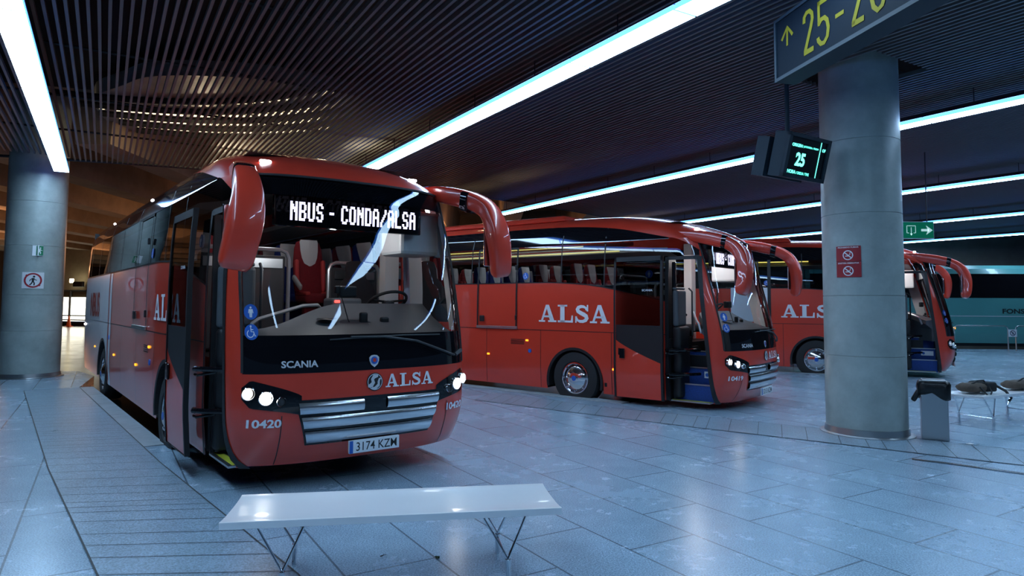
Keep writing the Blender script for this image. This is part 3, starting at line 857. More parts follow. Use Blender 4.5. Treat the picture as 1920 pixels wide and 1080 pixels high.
# ---- floor: polished granite platform with sunken bays
def granite(name, base, off, rough, brick=None, rot=0., mortar=.008):
    m = bpy.data.materials.new(name); m.use_nodes = True
    nt = m.node_tree; b = nt.nodes['Principled BSDF']; N = nt.nodes.new; Lk = nt.links.new
    tc = N('ShaderNodeTexCoord'); mp = N('ShaderNodeMapping'); mp.inputs['Rotation'].default_value = (0, 0, rot); mp.inputs['Location'].default_value = (*off, 0)
    Lk(tc.outputs['Object'], mp.inputs['Vector'])
    n1 = N('ShaderNodeTexNoise'); n1.inputs['Scale'].default_value = 90; n1.inputs['Detail'].default_value = 3
    n2 = N('ShaderNodeTexNoise'); n2.inputs['Scale'].default_value = .9; n2.inputs['Detail'].default_value = 8; n2.inputs['Roughness'].default_value = .7
    n3 = N('ShaderNodeTexNoise'); n3.inputs['Scale'].default_value = 5; n3.inputs['Detail'].default_value = 8; n3.inputs['Distortion'].default_value = .4
    for n in (n1, n2, n3): Lk(tc.outputs['Object'], n.inputs['Vector'])
    def mul(a, bb, f=1.):
        x = N('ShaderNodeMix'); x.data_type = 'RGBA'; x.blend_type = 'MULTIPLY'; x.inputs[0].default_value = f
        Lk(a, x.inputs[6]); Lk(bb, x.inputs[7]); return x.outputs[2]
    def ramp(src, p0, c0, p1, c1):
        r = N('ShaderNodeValToRGB'); e = r.color_ramp.elements
        e[0].position = p0; e[0].color = (c0, c0, c0, 1); e[1].position = p1; e[1].color = (c1, c1, c1, 1); Lk(src, r.inputs['Fac']); return r.outputs['Color']
    rgb = N('ShaderNodeRGB'); rgb.outputs[0].default_value = (*base, 1)
    c = mul(rgb.outputs[0], ramp(n1.outputs['Fac'], .38, .62, .62, 1.15))
    c = mul(c, ramp(n2.outputs['Fac'], .25, .84, .75, 1.1))
    c = mul(c, ramp(n3.outputs['Fac'], .25, .92, .75, 1.05))
    rr = N('ShaderNodeMapRange'); rr.inputs['To Min'].default_value = rough*.9; rr.inputs['To Max'].default_value = rough*1.2
    rr.inputs['From Min'].default_value = .3; rr.inputs['From Max'].default_value = .7
    Lk(n2.outputs['Fac'], rr.inputs['Value']); Lk(rr.outputs[0], b.inputs['Roughness'])
    bp = N('ShaderNodeBump'); bp.inputs['Strength'].default_value = .12; bp.inputs['Distance'].default_value = .004
    n4 = N('ShaderNodeTexNoise'); n4.inputs['Scale'].default_value = 7; n4.inputs['Detail'].default_value = 5; Lk(tc.outputs['Object'], n4.inputs['Vector'])
    hgt = n4.outputs['Fac']
    if brick:
        br = N('ShaderNodeTexBrick'); br.inputs['Scale'].default_value = 1; br.inputs['Brick Width'].default_value = brick[0]; br.inputs['Row Height'].default_value = brick[1]
        br.inputs['Mortar Size'].default_value = mortar; br.inputs['Mortar Smooth'].default_value = .1; br.offset = .37
        br.inputs['Color1'].default_value = (1.03, 1.03, 1.03, 1); br.inputs['Color2'].default_value = (.93, .94, .95, 1); br.inputs['Mortar'].default_value = (.38, .38, .38, 1)
        Lk(mp.outputs[0], br.inputs['Vector']); c = mul(c, br.outputs['Color'])
        iv = N('ShaderNodeMath'); iv.operation = 'SUBTRACT'; iv.inputs[0].default_value = 1.; Lk(br.outputs['Fac'], iv.inputs[1])
        ad = N('ShaderNodeMath'); ad.operation = 'MULTIPLY_ADD'; Lk(n4.outputs['Fac'], ad.inputs[0]); ad.inputs[1].default_value = .25; Lk(iv.outputs[0], ad.inputs[2]); hgt = ad.outputs[0]
    Lk(hgt, bp.inputs['Height']); Lk(bp.outputs['Normal'], b.inputs['Normal'])
    Lk(c, b.inputs['Base Color']); b.inputs['Specular IOR Level'].default_value = .75
    return m
FL = granite('granite_floor', (.40, .55, .69), (.25, .12), .25, (1.5, .62), rad(-(90-AZ)), .008)
BAND = granite('granite_band', (.25, .31, .36), (0, 0), .3, (1.6, .3), rad(-40-90), .01)
ROAD = granite('road_surface', (.11, .11, .115), (0, 0), .2)

def W2(b, x, y): p = b['o']+b['f']*x+b['l']*y; return (p.x, p.y)
poly = [(-30, -8), (45, -8), (60, 24), (38, 26.4)]
poly = [(-24, -8), (45, -8), (60, 22), (60, 25.6), W2(BUSES[3], -13.5, -1.9)]
b3, b2, b1 = BUSES[2], BUSES[1], BUSES[0]
poly += [W2(b3, -6.2, 2.4), W2(b3, -1.9, 2.4), W2(b3, -1.9, -1.42), W2(b3, -7.4, -1.42)]
poly += [W2(b2, -6.6, 2.2), W2(b2, -1.95, 2.2), W2(b2, -1.7, -1.45), W2(b2, -7.4, -1.45)]
poly += [(-2.9, 14.6), W2(b1, -2.3, 2.0), (-4.35, 8.07), (-8.6, 13.5), (-9.6, 15.6), (-10.6, 16.6), (-12.5, 16.8), (-24, 13)]
fl = MB(); fl.prism(poly, -.16, 0); struct('floor', fl, FL)
rd = MB(); rd.add([(-70, -15, -.15), (70, -15, -.15), (70, 70, -.15), (-70, 70, -.15)], [(0, 1, 2, 3)]); struct('trim_1', rd, ROAD, normals=False)
# plank bands set in the floor
def band(name, P, w0, rot):
    mb = MB(); n = len(P); vs = []
    for (x0, y0), (x1, y1) in P: vs += [(x0, y0), (x1, y1)]
    top = [(x, y, .005) for x, y in vs]
    mb.add(top, [(2*i, 2*i+1, 2*i+3, 2*i+2) for i in range(n-1)])
    a = math.atan2(P[-1][0][1]-P[0][0][1], P[-1][0][0]-P[0][0][0])
    m = granite('band_'+name, (.34, .46, .57), (0, .1), .3, None, 0)
    o = struct(name, mb, m, normals=False)
    return o
band('trim_2', [((-9.3, 12.95), (-8.55, 13.45)), ((-4.73, 6.99), (-3.75, 7.3)), ((-2.59, 4.33), (-1.34, 4.36)), ((-.8, 2.1), (.3, 1.9))], .3, 0)
band('trim_3', [((-.65, 12.1), (-.35, 13.1)), ((1.0, 10.75), (1.5, 11.35)), ((2.55, 9.55), (3.15, 10.3)), ((4.0, 8.5), (4.65, 9.25)), ((5.3, 7.55), (5.95, 8.25)), ((7.6, 6.1), (8.2, 6.8)), ((11, 3.8), (11.5, 4.6))], .3, 0)
# joints between the planks and the drain line, thin grooves as dark inlays
JT = mat('joint_grout', (.045, .05, .055), .6)
def joints(name, A, B, n, seed):
    rnd = random.Random(seed); mb = MB()
    def at(P, t):
        L = [math.dist(p, q) for p, q in zip(P, P[1:])]; T = t*sum(L)
        for (p, q), l in zip(zip(P, P[1:]), L):
            if T <= l: return Vector((lerp(p[0], q[0], T/l), lerp(p[1], q[1], T/l), .008))
            T -= l
        return Vector((*P[-1], .008))
    t = 0
    while t < 1:
        a, b = at(A, t), at(B, min(1, t)); d = (b-a).normalized(); w = Vector((-d.y, d.x, 0))*.0035
        mb.add([a-w, a+w, b+w, b-w], [(0, 1, 2, 3)]); t += rnd.choice((.6, 1., 1., 1.25))/n
    for P in (A, B):
        for p, q in zip(P, P[1:]):
            a = Vector((*p, .008)); b = Vector((*q, .008)); d = (b-a).normalized(); w = Vector((-d.y, d.x, 0))*.006
            mb.add([a-w, a+w, b+w, b-w], [(0, 1, 2, 3)])
    return struct(name, mb, JT, normals=False)
joints('trim_4', [(-9.3, 12.95), (-4.73, 6.99), (-2.59, 4.33), (-.8, 2.1)], [(-8.55, 13.45), (-3.75, 7.3), (-1.34, 4.36), (.3, 1.9)], 48, 3)
joints('trim_5', [(-.65, 12.1), (1.0, 10.75), (2.55, 9.55), (4.0, 8.5), (5.3, 7.55), (7.6, 6.1), (11, 3.8)], [(-.35, 13.1), (1.5, 11.35), (3.15, 10.3), (4.65, 9.25), (5.95, 8.25), (8.2, 6.8), (11.5, 4.6)], 46, 5)
mb = MB(); mb.m = 0
for p, q in zip([(4.5, 7.66), (4.6, 7.58), (4.77, 7.47), (5.3, 7.0), (7.3, 5.2)], [(4.6, 7.58), (4.77, 7.47), (5.3, 7.0), (7.3, 5.2), (7.4, 5.1)]):
    a = Vector((*p, .008)); b = Vector((*q, .008)); d = (b-a).normalized(); w = Vector((-d.y, d.x, 0))*.03
    mb.add([a-w, a+w, b+w, b-w], [(0, 1, 2, 3)])
struct('trim_6', mb, mat('drain_channel', (.09, .09, .09), .25, var=.4, vscale=9), normals=False)
# pale kerb stones beside the first bay
KB = mat('kerb_stone', (.36, .4, .44), .4, var=.15, vscale=4, bump=.1)
def kerb(name, p, q, w=.24):
    a = Vector((*p, 0)); b = Vector((*q, 0)); d = (b-a).normalized(); n = Vector((d.y, -d.x, 0)); mb = MB()
    L = (b-a).length; k = int(L/1.2)
    for i in range(k):
        s = a+d*(L*i/k+.004); e = a+d*(L*(i+1)/k-.004)
        mb.prism([(s.x, s.y), (e.x, e.y), (e.x-n.x*w, e.y-n.y*w), (s.x-n.x*w, s.y-n.y*w)], -.15, .006)
    struct(name, mb, KB)
kerb('trim_7', (-8.6, 13.5), (-4.35, 8.07))
kerb('trim_8', W2(b2, -7.4, -1.44), W2(b2, -1.75, -1.44), .3)
kerb('trim_9', W2(b3, -7.4, -1.42), W2(b3, -1.95, -1.42), .3)

# ---- ceiling of metal slats, hung under a dark slab, stopping at the roundabout edge
SLAT = mat('ceiling_slat', (.125, .125, .125), .5, .1)
cm = MB()
cn = CC.dot(SN); cs = CC.dot(SD)
cols = [(Vector((4.82, 9.23, 0)), .62), (Vector((-10.9, 15.25, 0)), .72)]
c = -24.
while c < 44:
    dd = CR**2-(c-cn)**2
    s1 = cs-math.sqrt(dd) if dd > 0 else cs+10
    s1 = min(s1, 52)
    segs = [(-9., s1)]
    for p, r in cols:
        pc, ps = p.dot(SN), p.dot(SD)
        if abs(c-pc) < r:
            segs = [t for a, b in segs for t in ((a, min(b, ps-r)), (max(a, ps+r), b)) if t[1]-t[0] > .05]
    for a, b in segs:
        M = Matrix.Rotation(-rad(AZ), 3, 'Z'); m0 = SN*c+SD*((a+b)/2)
        cm.box((m0.x, m0.y, HC+.03), (.034, b-a, .06), M)
    c += .105
struct('ceiling', cm, SLAT)
# carrier rails above the slats, edge trim
CARR = mat('ceiling_carrier', (.02, .02, .022), .6)
em = MB(); em.tube([(CC.x+(CR)*math.cos(a), CC.y+(CR)*math.sin(a), HC+.02) for a in [rad(-160+k*3) for k in range(56)]], .035, 6)
for k in range(-2, 16):
    s = k*2.6; pa = SN*-22+SD*s; pb = SN*44+SD*s
    # carriers only outside the roundabout
    pts = [pa.lerp(pb, t/60) for t in range(61)]
    for p, q in zip(pts, pts[1:]):
        if (p-CC).length > CR+.3 and (q-CC).length > CR+.3:
            em.tube([(p.x, p.y, HC+.11), (q.x, q.y, HC+.11)], .02, 4, caps=False)
struct('trim_10', em, CARR)
DKS = mat('dark_slab', (.008, .008, .01), .9)
WARMC = mat('warm_concrete', (.42, .33, .24), .7, var=.25, vscale=.6, bump=.1, bscale=8)
sl = MB()
# slab outside the roundabout, built as a ring sector
ring = [Vector((math.cos(rad(a)), math.sin(rad(a)), 0)) for a in range(-215, 36, 5)]
vs = []; 
for d in ring: vs += [tuple(CC+d*(CR+.2)+Vector((0, 0, 6.6))), tuple(CC+d*90+Vector((0, 0, 6.6)))]
sl.add(vs, [(2*i, 2*i+1, 2*i+3, 2*i+2) for i in range(len(ring)-1)])
struct('trim_11', sl, DKS, normals=False)
sl = MB(); sl.bb(-75, 45, 4, 75, 7.4, 7.6); struct('trim_12', sl, WARMC)
# deep concrete beams over the roundabout
for i in range(18):
    x = -44+i*3.4; d = Vector((-.03, 1, 0)); y1 = 60
    # start where the beam leaves the slat ceiling
    xx = x; t = CR**2-(xx-CC.x)**2
    y0 = CC.y-math.sqrt(t)+.4 if t > 0 else CC.y
    bmb = MB(); M = Matrix.Rotation(.03, 3, 'Z')
    bmb.loft([[(x-.42, y0, 5.45), (x+.42, y0, 5.45), (x+.55, y0, 7.4), (x-.55, y0, 7.4)], [(x-.42-.03*(y1-y0), y1, 5.45), (x+.42-.03*(y1-y0), y1, 5.45), (x+.55-.03*(y1-y0), y1, 7.4), (x-.55-.03*(y1-y0), y1, 7.4)]])
    struct('trim_%d' % (13+i), bmb, WARMC)

# technical void seen through the slats: pierced metal skylight drum
SKY = mat('drum_panel', (.33, .33, .32), .5, .4, var=.25, vscale=1.5)
drum = thing('ceiling_drum', 'pale pierced metal drum showing dimly above the ceiling slats over the first coach', 'skylight', (-6.3, 15.0, 6.0))
o2 = [(-9.01, 14.19), (-7.75, 13.11), (-6.71, 12.53), (-4.94, 12.68), (-3.52, 13.54), (-2.82, 14.46), (-3.53, 16.79), (-6.79, 17.53), (-8.44, 17.17), (-9.81, 16.67)]
dm = MB(); pl = []
for i in range(len(o2)):
    p0, p1, p2, p3 = o2[i-1], o2[i], o2[(i+1) % len(o2)], o2[(i+2) % len(o2)]
    for k in range(4):
        t = k/4; pl.append(tuple(.5*(2*b_+(c_-a_)*t+(2*a_-5*b_+4*c_-d_)*t*t+(3*b_-a_-3*c_+d_)*t**3) for a_, b_, c_, d_ in zip(p0, p1, p2, p3)))
pl = [(x+6.3, y-15) for x, y in pl]
dm.prism(pl, 0, .3)
dm.build('drum_panel', SKY, drum)
rib = MB()
for k in range(5):
    y0 = -1.6+k*.75; rib.tube([(-3.0+t*.62, y0-.11*(t-4)**2*.35+.6, -.06) for t in range(10)], .07, 6)
rib.build('rib', DKS, drum, smooth=True)
lm = MB()
for k in range(5):
    for t in range(34):
        x = -2.9+t*.14; q = (x+3.0)/.62; y = -1.6+k*.75-.11*(q-4)**2*.35+.85+(0)
        if x > 2.1: continue
        for r in range(2 if k in (1, 2, 3) else 1):
            if (t*7+k*3+r) % 11 == 0: continue
            lm.add([(x, y+r*.2, -.012), (x+.1, y+r*.2, -.012), (x+.1, y+r*.2+.13, -.012), (x, y+r*.2+.13, -.012)], [(0, 1, 2, 3)])
lo = lm.build('lit_opening', mat('drum_opening_light', (1, .85, .55), .5, emit=(1, .8, .48), estr=1.6), drum, normals=False)
lo['label'] = 'small warm lit openings'; lo['kind'] = 'stuff'

# ---- strip lights
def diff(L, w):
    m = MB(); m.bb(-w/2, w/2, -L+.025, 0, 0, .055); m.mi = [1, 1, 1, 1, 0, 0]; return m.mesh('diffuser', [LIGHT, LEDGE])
def strip(cn_, s0, s1, label, z=4.6, w=.28):
    p = SN*cn_+SD*s1
    t = thing('ceiling_light', label, 'strip light', (p.x, p.y, z), -rad(AZ), 'long fluorescent strip lights')
    L = s1-s0
    h = MB(); h.bb(-w/2-.006, w/2+.006, -L, 0, .056, .062); h.bb(-.05, .05, -L, 0, .062, .14)
    k = 0.
    while k < L: h.tube([(0, -k-.3, .13), (0, -k-.3, HC-z+.1)], .008, 5); k += 1.7
    h.build('housing', LHOUSE, t)
    me = None; y = 0.; seg = 1.72; i = 0
    while y < L-.2:
        l = 1.2 if i == 0 else seg
        l = min(l, L-y)
        if abs(l-seg) < 1e-6:
            if me is None:
                me = diff(seg, w)
            o = link('diffuser', me, t)
        else:
            o = link('diffuser', diff(l, w), t)
        o.location = (0, -y, 0); y += l; i += 1
    return t
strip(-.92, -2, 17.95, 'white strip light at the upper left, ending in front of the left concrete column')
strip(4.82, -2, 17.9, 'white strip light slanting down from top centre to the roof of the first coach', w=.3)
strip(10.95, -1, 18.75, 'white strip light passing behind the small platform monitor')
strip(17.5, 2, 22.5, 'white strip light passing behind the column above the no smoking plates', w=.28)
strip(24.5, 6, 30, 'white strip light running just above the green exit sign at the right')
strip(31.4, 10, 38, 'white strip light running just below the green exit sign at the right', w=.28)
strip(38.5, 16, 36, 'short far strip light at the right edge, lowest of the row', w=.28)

# ---- columns
def column(name, p, r, label, flange, seed, h=HC+1.5):
    t = thing(name, label, 'column', (p.x, p.y, 0), 0, 'round concrete columns')
    m = MB(); prof = []
    zj = [1.05, 1.85, 2.95, 3.95]
    z = 0.
    prof = [(r, 0)]
    for q in zj: prof += [(r, q-.006), (r-.008, q-.002), (r-.008, q+.002), (r, q+.006)]
    prof += [(r, h)]
    m.lathe(prof, n=72); m.build('shaft', CONC, t, smooth=True, angle=60)
    s = MB(); s.add([(0, 0, 0)], [])
    if flange:
        f = MB(); f.lathe([(r+.004, .0), (r+.08, 0), (r+.08, .012), (r+.02, .02), (r+.012, .1), (r+.002, .1)], n=72)
        f.build('steel_collar', STEEL, t, smooth=True, angle=30)
    return t
P1 = Vector((4.83, 9.25, 0)); R1 = .5
column('concrete_column', P1, R1, 'round concrete column with two red no smoking plates and a steel foot ring', True, 1)
P2 = Vector((-10.95, 15.4, 0)); R2 = .58
column('concrete_column', P2, R2, 'round concrete column at the left with a small green sign and a no walking sign', True, 2)

# plates on the columns (curved plates)
def onCol(P, R, ang, o):   # ang in degrees measured from the direction towards the camera, + = image right
    base = math.atan2(-P.y, -P.x)
    return lambda x, z: (P.x+(R+o)*math.cos(base+rad(ang)+x/R), P.y+(R+o)*math.sin(base+rad(ang)+x/R), z)
def colplate(name, label, cat, P, R, ang, z, w, h, mface, parts, group=None):
    t = thing(name, label, cat, tuple(Vector(onCol(P, R, ang, 0)(0, z-h/2))), 0, group)
    base = Vector(t.location)
    m = MB(); f0 = onCol(P, R, ang, .002); f1 = onCol(P, R, ang, .012)
    n = 8
    for fn, fl_ in ((f0, 0), (f1, 1)): m.grid(lambda a, b: Vector(fn(lerp(-w/2, w/2, a), lerp(z-h/2, z+h/2, b)))-base, n, 1)
    for xx in (-w/2, w/2): m.grid(lambda a, b: Vector(onCol(P, R, ang, lerp(.002, .012, a))(xx, lerp(z-h/2, z+h/2, b)))-base, 1, 1)
    for zz in (z-h/2, z+h/2): m.grid(lambda a, b: Vector(onCol(P, R, ang, lerp(.002, .012, b))(lerp(-w/2, w/2, a), zz))-base, n, 1)
    m.build('plate', mface, t)
    for nm, sh, mt, o in parts:
        g = onCol(P, R, ang, .012+o); d = MB(); d.mapped(sh, lambda x, y: tuple(Vector(g(x, z+y))-base)); d.build(nm, mt, t, normals=False)
    return t
REDS = mat('red_plate', (.36, .012, .02), .35, spec=.6)
def nosmoke(txt, label, zc):
    ringp = disc(.068, 32, 0, 0, .055); bar = ribbon([(-.045, .04), (.045, -.04)], .014)
    cig = merge(ribbon([(-.035, -.012), (.012, -.012)], .012), ribbon([(.01, .0), (.03, .012), (.025, .03), (.035, .04)], .008))
    parts = [('plate_symbol', scaled(merge(ringp, bar, cig), .95, 0, -.02), WHITE, .002), ('plate_lettering', shift(fit(text_shape(txt, .018, .02), .26), -.13, .075), WHITE, .002)]
    return colplate('no_smoking_plate', label, 'sign', P1, R1, -19, zc, .31, .205, REDS, parts, 'red plates on the column')
nosmoke('PROHIBIDO FUMAR', 'upper red no smoking plate on the concrete column', 2.405)
nosmoke('ERRETZEA DEBEKATUA', 'lower red no smoking plate on the concrete column', 2.195)
slash = ribbon([(-.13, .12), (.13, -.12)], .035)
colplate('no_walking_sign', 'white square sign with red ring and crossed out walker on left column', 'sign', P2, R2, -2, 2.17, .40, .36, WHITE,
         [('sign_ring', merge(disc(.165, 32, 0, 0, .13), slash), mat('sign_red', (.4, .02, .03), .4), .003), ('sign_figure', scaled(walker(), .22, 0, -.11), BLKM, .002)])
gsign = mat('green_sign', (.0, .13, .06), .4, emit=(.0, .3, .14), estr=.08)
t = thing('flag_sign', 'small green and white exit flag sign projecting from left column', 'sign', tuple(onCol(P2, R2, 4, 0)(0, 2.72)), 0)
t.rotation_euler = (0, 0, math.atan2(-P2.y, -P2.x)+rad(4))
m = MB(); m.bb(.0, .16, -.012, .012, 0, .23); m.bb(0, .02, -.1, .1, 0, .23); m.build('panel', WHITE, t)
m = MB(); m.bb(.021, .024, -.03, .1, .01, .22); m.build('panel_face', gsign, t)
m = MB(); m.mapped(scaled(walker(), .15, .035, .04), lambda x, y: (.0265, x, y)); m.build('panel_figure', WHITE, t, normals=False)

# ---- big hanging direction sign
t = thing('direction_sign', 'large hanging navy sign with yellow arrow and gate numbers at top right', 'sign', (2.59, 6.5, 3.9), 0)
t.rotation_euler = (0, 0, math.atan2(math.cos(rad(170)), math.sin(rad(170))))  # local x runs along the sign
# local x = reading direction, visible face at local y = 0 facing -y
m = MB(); m.bb(.03, 3.2, .0, .2, .035, .59); m.build('panel', NAVY, t)
m = MB(); m.bb(0, 3.23, -.012, .215, 0, .035); m.bb(0, 3.23, -.012, .215, .59, .62); m.bb(0, .03, -.012, .215, .035, .59); m.bb(3.2, 3.23, -.012, .215, .035, .59); m.build('frame', NAVYF, t)
m = MB()
for x in (.5, 2.6): m.tube([(x, .1, .62), (x, .1, 1.08)], .02, 8)
m.build('hanger', LHOUSE, t)
m = MB()
arrow = merge(ribbon([(.21, .30), (.215, .48)], .028), ribbon([(.12, .38), (.215, .48), (.30, .375)], .032))
two = ribbon([(.48, .40), (.485, .455), (.52, .485), (.565, .485), (.6, .45), (.605, .40), (.58, .33), (.49, .135), (.49, .115)], .042)
two = merge(two, rect(.47, .1, .615, .145))
def five(x): return merge(rect(x+.0, .47, x+.135, .51), rect(x+.0, .29, x+.035, .51), ribbon([(x+.01, .3), (x+.05, .335), (x+.095, .335), (x+.13, .30), (x+.145, .23), (x+.13, .155), (x+.085, .115), (x+.04, .12), (x+.005, .16), (x, .19)], .042))
dash = rect(.92, .26, 1.03, .295)
two2 = shift(two, .655, 0)
def six(x): return merge([(px_, py_) for px_, py_ in ribbon([(x+.135, .43), (x+.115, .48), (x+.07, .49), (x+.025, .45), (x+.005, .36), (x, .25), (x+.02, .16), (x+.065, .115), (x+.115, .135), (x+.145, .2), (x+.13, .28), (x+.08, .315), (x+.03, .29), (x+.01, .26)], .042)[0]] and ribbon([(x+.135, .43), (x+.115, .48), (x+.07, .49), (x+.025, .45), (x+.005, .36), (x, .25), (x+.02, .16), (x+.065, .115), (x+.115, .135), (x+.145, .2), (x+.13, .28), (x+.08, .315), (x+.03, .29), (x+.01, .26)], .042))
for sh in (arrow, two, five(.68), dash, two2, six(1.36)): m.mapped(sh, lambda x, y: (x, -.004, y))
m.build('sign_lettering', YEL, t, normals=False)['label'] = 'yellow arrow and 25 - 26'

# ---- hanging platform monitor
t = thing('platform_monitor', 'small hanging blue grey monitor showing green platform number 25', 'monitor', (3.43, 8.2, 3.87), rad(34))
Mt = Matrix.Rotation(rad(-14), 3, 'X')   # tilt: bottom goes back
def mm(x, y, z): v = Mt @ Vector((x, -y, z)); return v
def mbox(m, x0, x1, y0, y1, z0, z1): # y = depth behind the face
    vs = [Mt.inverted() @ Vector((x, y, z)) for x in (x0, x1) for y in (y0, y1) for z in (z0, z1)]
    m.add(vs, [(0, 1, 3, 2), (4, 6, 7, 5), (0, 4, 5, 1), (2, 3, 7, 6), (0, 2, 6, 4), (1, 5, 7, 3)])
m = MB(); mbox(m, 0, .9, .02, .2, -.56, 0)
for a in ((0, .9, -.02, .03, -.045, 0), (0, .9, -.02, .03, -.56, -.51), (0, .06, -.02, .03, -.56, 0), (.84, .9, -.02, .03, -.56, 0)): mbox(m, *a)
m.build('casing', NAVYF, t)
m = MB(); mbox(m, -.04, .8, .24, .42, -.58, -.08); mbox(m, .2, .6, .1, .3, -.4, -.1); m.build('rear_casing', NAVYF, t)
m = MB(); mbox(m, .05, .85, .0, .022, -.52, -.04); m.build('screen', mat('screen_face', (.012, .012, .014), .2), t)
GRN = mat('screen_text_glow', (.1, 1, .8), .5, emit=(.12, 1, .78), estr=2.2)
m = MB()
def scr(x, y): return Mt.inverted() @ Vector((x, -.004, y))
for sh in (shift(fit(text_shape('ORIGEN', .04, .02), .21), .1, -.165), shift(fit(text_shape('/ JATORRIA / FROM', .032, .0), .34), .32, -.165), shift(fit(text_shape('25', .17, .035), .2), .22, -.4),
           shift(fit(text_shape('HORA', .045, .02), .17), .1, -.5), shift(fit(text_shape('/ ORDUA / TIME', .035, .0), .28), .28, -.5), rect(.7, -.515, .712, -.05), shift(fit(text_shape('OF', .04, .02), .07), .75, -.165)):
    m.mapped(sh, scr)
m.build('screen_lettering', GRN, t, normals=False)
m = MB(); m.tube([(.19, .16, .0), (.19, .16, 1.075)], .03, 10); m.build('rod', NAVYF, t)

# ---- exit sign behind the column
t = thing('exit_sign', 'hanging green exit sign with white door symbol and arrow, right of the column', 'sign', (8.0, 14, 3.12), rad(0))
m = MB(); m.bb(-.1, .83, 0, .05, 0, .36); m.build('panel', WHITE, t)
m = MB(); m.bb(-.09, .82, -.006, 0, .012, .348); m.build('panel_face', mat('exit_green', (.0, .11, .06), .4, emit=(0, .35, .18), estr=.12), t)
m = MB()
for sh in (ribbon([(.56, .18), (.72, .18)], .05), quad((.66, .08), (.8, .18), (.66, .28), (.7, .18)), ribbon([(.3, .12), (.26, .12), (.26, .27), (.44, .27), (.44, .12), (.4, .12)], .016), ribbon([(.35, .24), (.35, .08)], .014), quad((.32, .11), (.35, .06), (.38, .11))):
    m.mapped(sh, lambda x, y: (x, -.009, y))
m.build('exit_symbol', mat('exit_white', (.7, .85, .8), .4, emit=(.6, .9, .8), estr=.3), t, normals=False)
m = MB(); m.tube([(.1, .02, .36), (.1, .02, 1.85)], .012, 6); m.tube([(.7, .02, .36), (.7, .02, 1.85)], .012, 6); m.build('hanger', LHOUSE, t)

# ---- benches
def bench(label, p, a, L=2.03, W=.56):
    t = thing('bench', label, 'bench', (p[0], p[1], 0), a, 'metal benches')
    m = MB(); prof = []
    N_ = 14
    for k in range(N_+1):
        v = lerp(-W/2, W/2, k/N_); e = abs(v)/(W/2)
        prof.append((v, .416+.012*e**3))
    top = prof; sec = [(y, z+.018) for y, z in top]+[(W/2+.012, .445), (W/2+.012, .405)]+[(y, z-.008) for y, z in reversed(top)]+[(-W/2-.012, .405), (-W/2-.012, .445)]
    m.loft([[(x, y, z) for y, z in sec] for x in (0, L)])
    m.build('seat', BENCHM, t, smooth=True, angle=30)
    for xc in (.35, L-.33):
        for s in (-1, 1):
            f = MB(); yf = s*W*.42; b = Vector((xc, yf, .13)); g = Vector((xc, yf, 0))
            f.tube([b, g], [.017, .017], 12)
            for dx in (-.17, .13):
                f.tube([(xc+dx, s*W*.36, .41), b], .0085, 8)
            f.build('leg', CHROME, t, smooth=True)
        f = MB()
        for dx in (-.17, .13):
            f.tube([(xc+dx, -W*.36, .405), (xc+dx, W*.36, .405)], .008, 8)
        f.tube([(xc, -W*.42, .11), (xc, W*.42, .11)], .006, 8)
        f.build('brace', CHROME, t, smooth=True)
    return t
A = Vector((-1.73, 4.25, 0)); Bv = Vector((.29, 4.58, 0)); ang = math.atan2(Bv.y-A.y, Bv.x-A.x)
bench('white topped metal bench in the foreground, empty', (A.x, A.y), ang)
A2 = Vector((6.5, 9.8, 0))
bench('metal bench behind the waste bin at the right, with bags on it', (A2.x, A2.y), rad(28), 2.03)
def duffel(label, p, a, L, W, H, mt):
    t = thing('travel_bag', label, 'bag', p, a)
    m = MB(); secs = []
    for k in range(13):
        u = k/12; e = (1-abs(2*u-1)**4)**.25 if 0 < u < 1 else .25
        secs.append([(lerp(-L/2, L/2, u), W/2*e*math.cos(q)*(1+.06*math.sin(5*q+k)), H*.5+H*.5*e*max(-1, min(1, 1.25*math.sin(q)))*(1+.08*math.sin(k*1.7+q*3))) for q in [2*PI*j/18 for j in range(18)]])
    m.loft(secs); m.build('bag_body', mt, t, smooth=True, angle=70)
    m = MB(); m.tube([(-.1, -W/2-.0, H*.7), (-.08, -W/2-.05, H*.2), (0, -W/2-.07, -.06), (.08, -W/2-.05, H*.1), (.1, -W/2, H*.7)], .012, 6); m.tube([(-.16, -W*.2, H*.9), (-.06, -W*.3, H+.04), (.08, -W*.3, H+.04), (.16, -W*.2, H*.9)], .012, 6)
    m.build('bag_handle', BLKM, t, smooth=True)
    return t, (L, W, H)
bg, _ = duffel('brown and black soft travel bag lying on the bench behind the bin', (6.85, 10.04, .457), rad(22), .52, .3, .13, CHK)
m = MB(); m.rbox((.17, -.01, .075), (.22, .3, .14), .03, 3); m.build('bag_end', DKBAG, bg, smooth=True)
m = MB(); m.tube([(.3, -.1, .1), (.36, -.22, .02), (.4, -.27, -.08), (.36, -.26, -.12)], .02, 6); m.build('bag_strap', BLKM, bg, smooth=True)
bg2, _ = duffel('brown soft bag on the far end of the same bench at the frame edge', (7.85, 10.5, .457), rad(28), .6, .3, .12, CHK)
m = MB(); m.tube([(-.35, -.3, .0), (-.38, -.33, -.25), (-.28, -.34, -.4), (-.12, -.3, -.36), (-.08, -.28, 0)], .012, 6); m.build('bag_strap', BLKM, bg2, smooth=True)

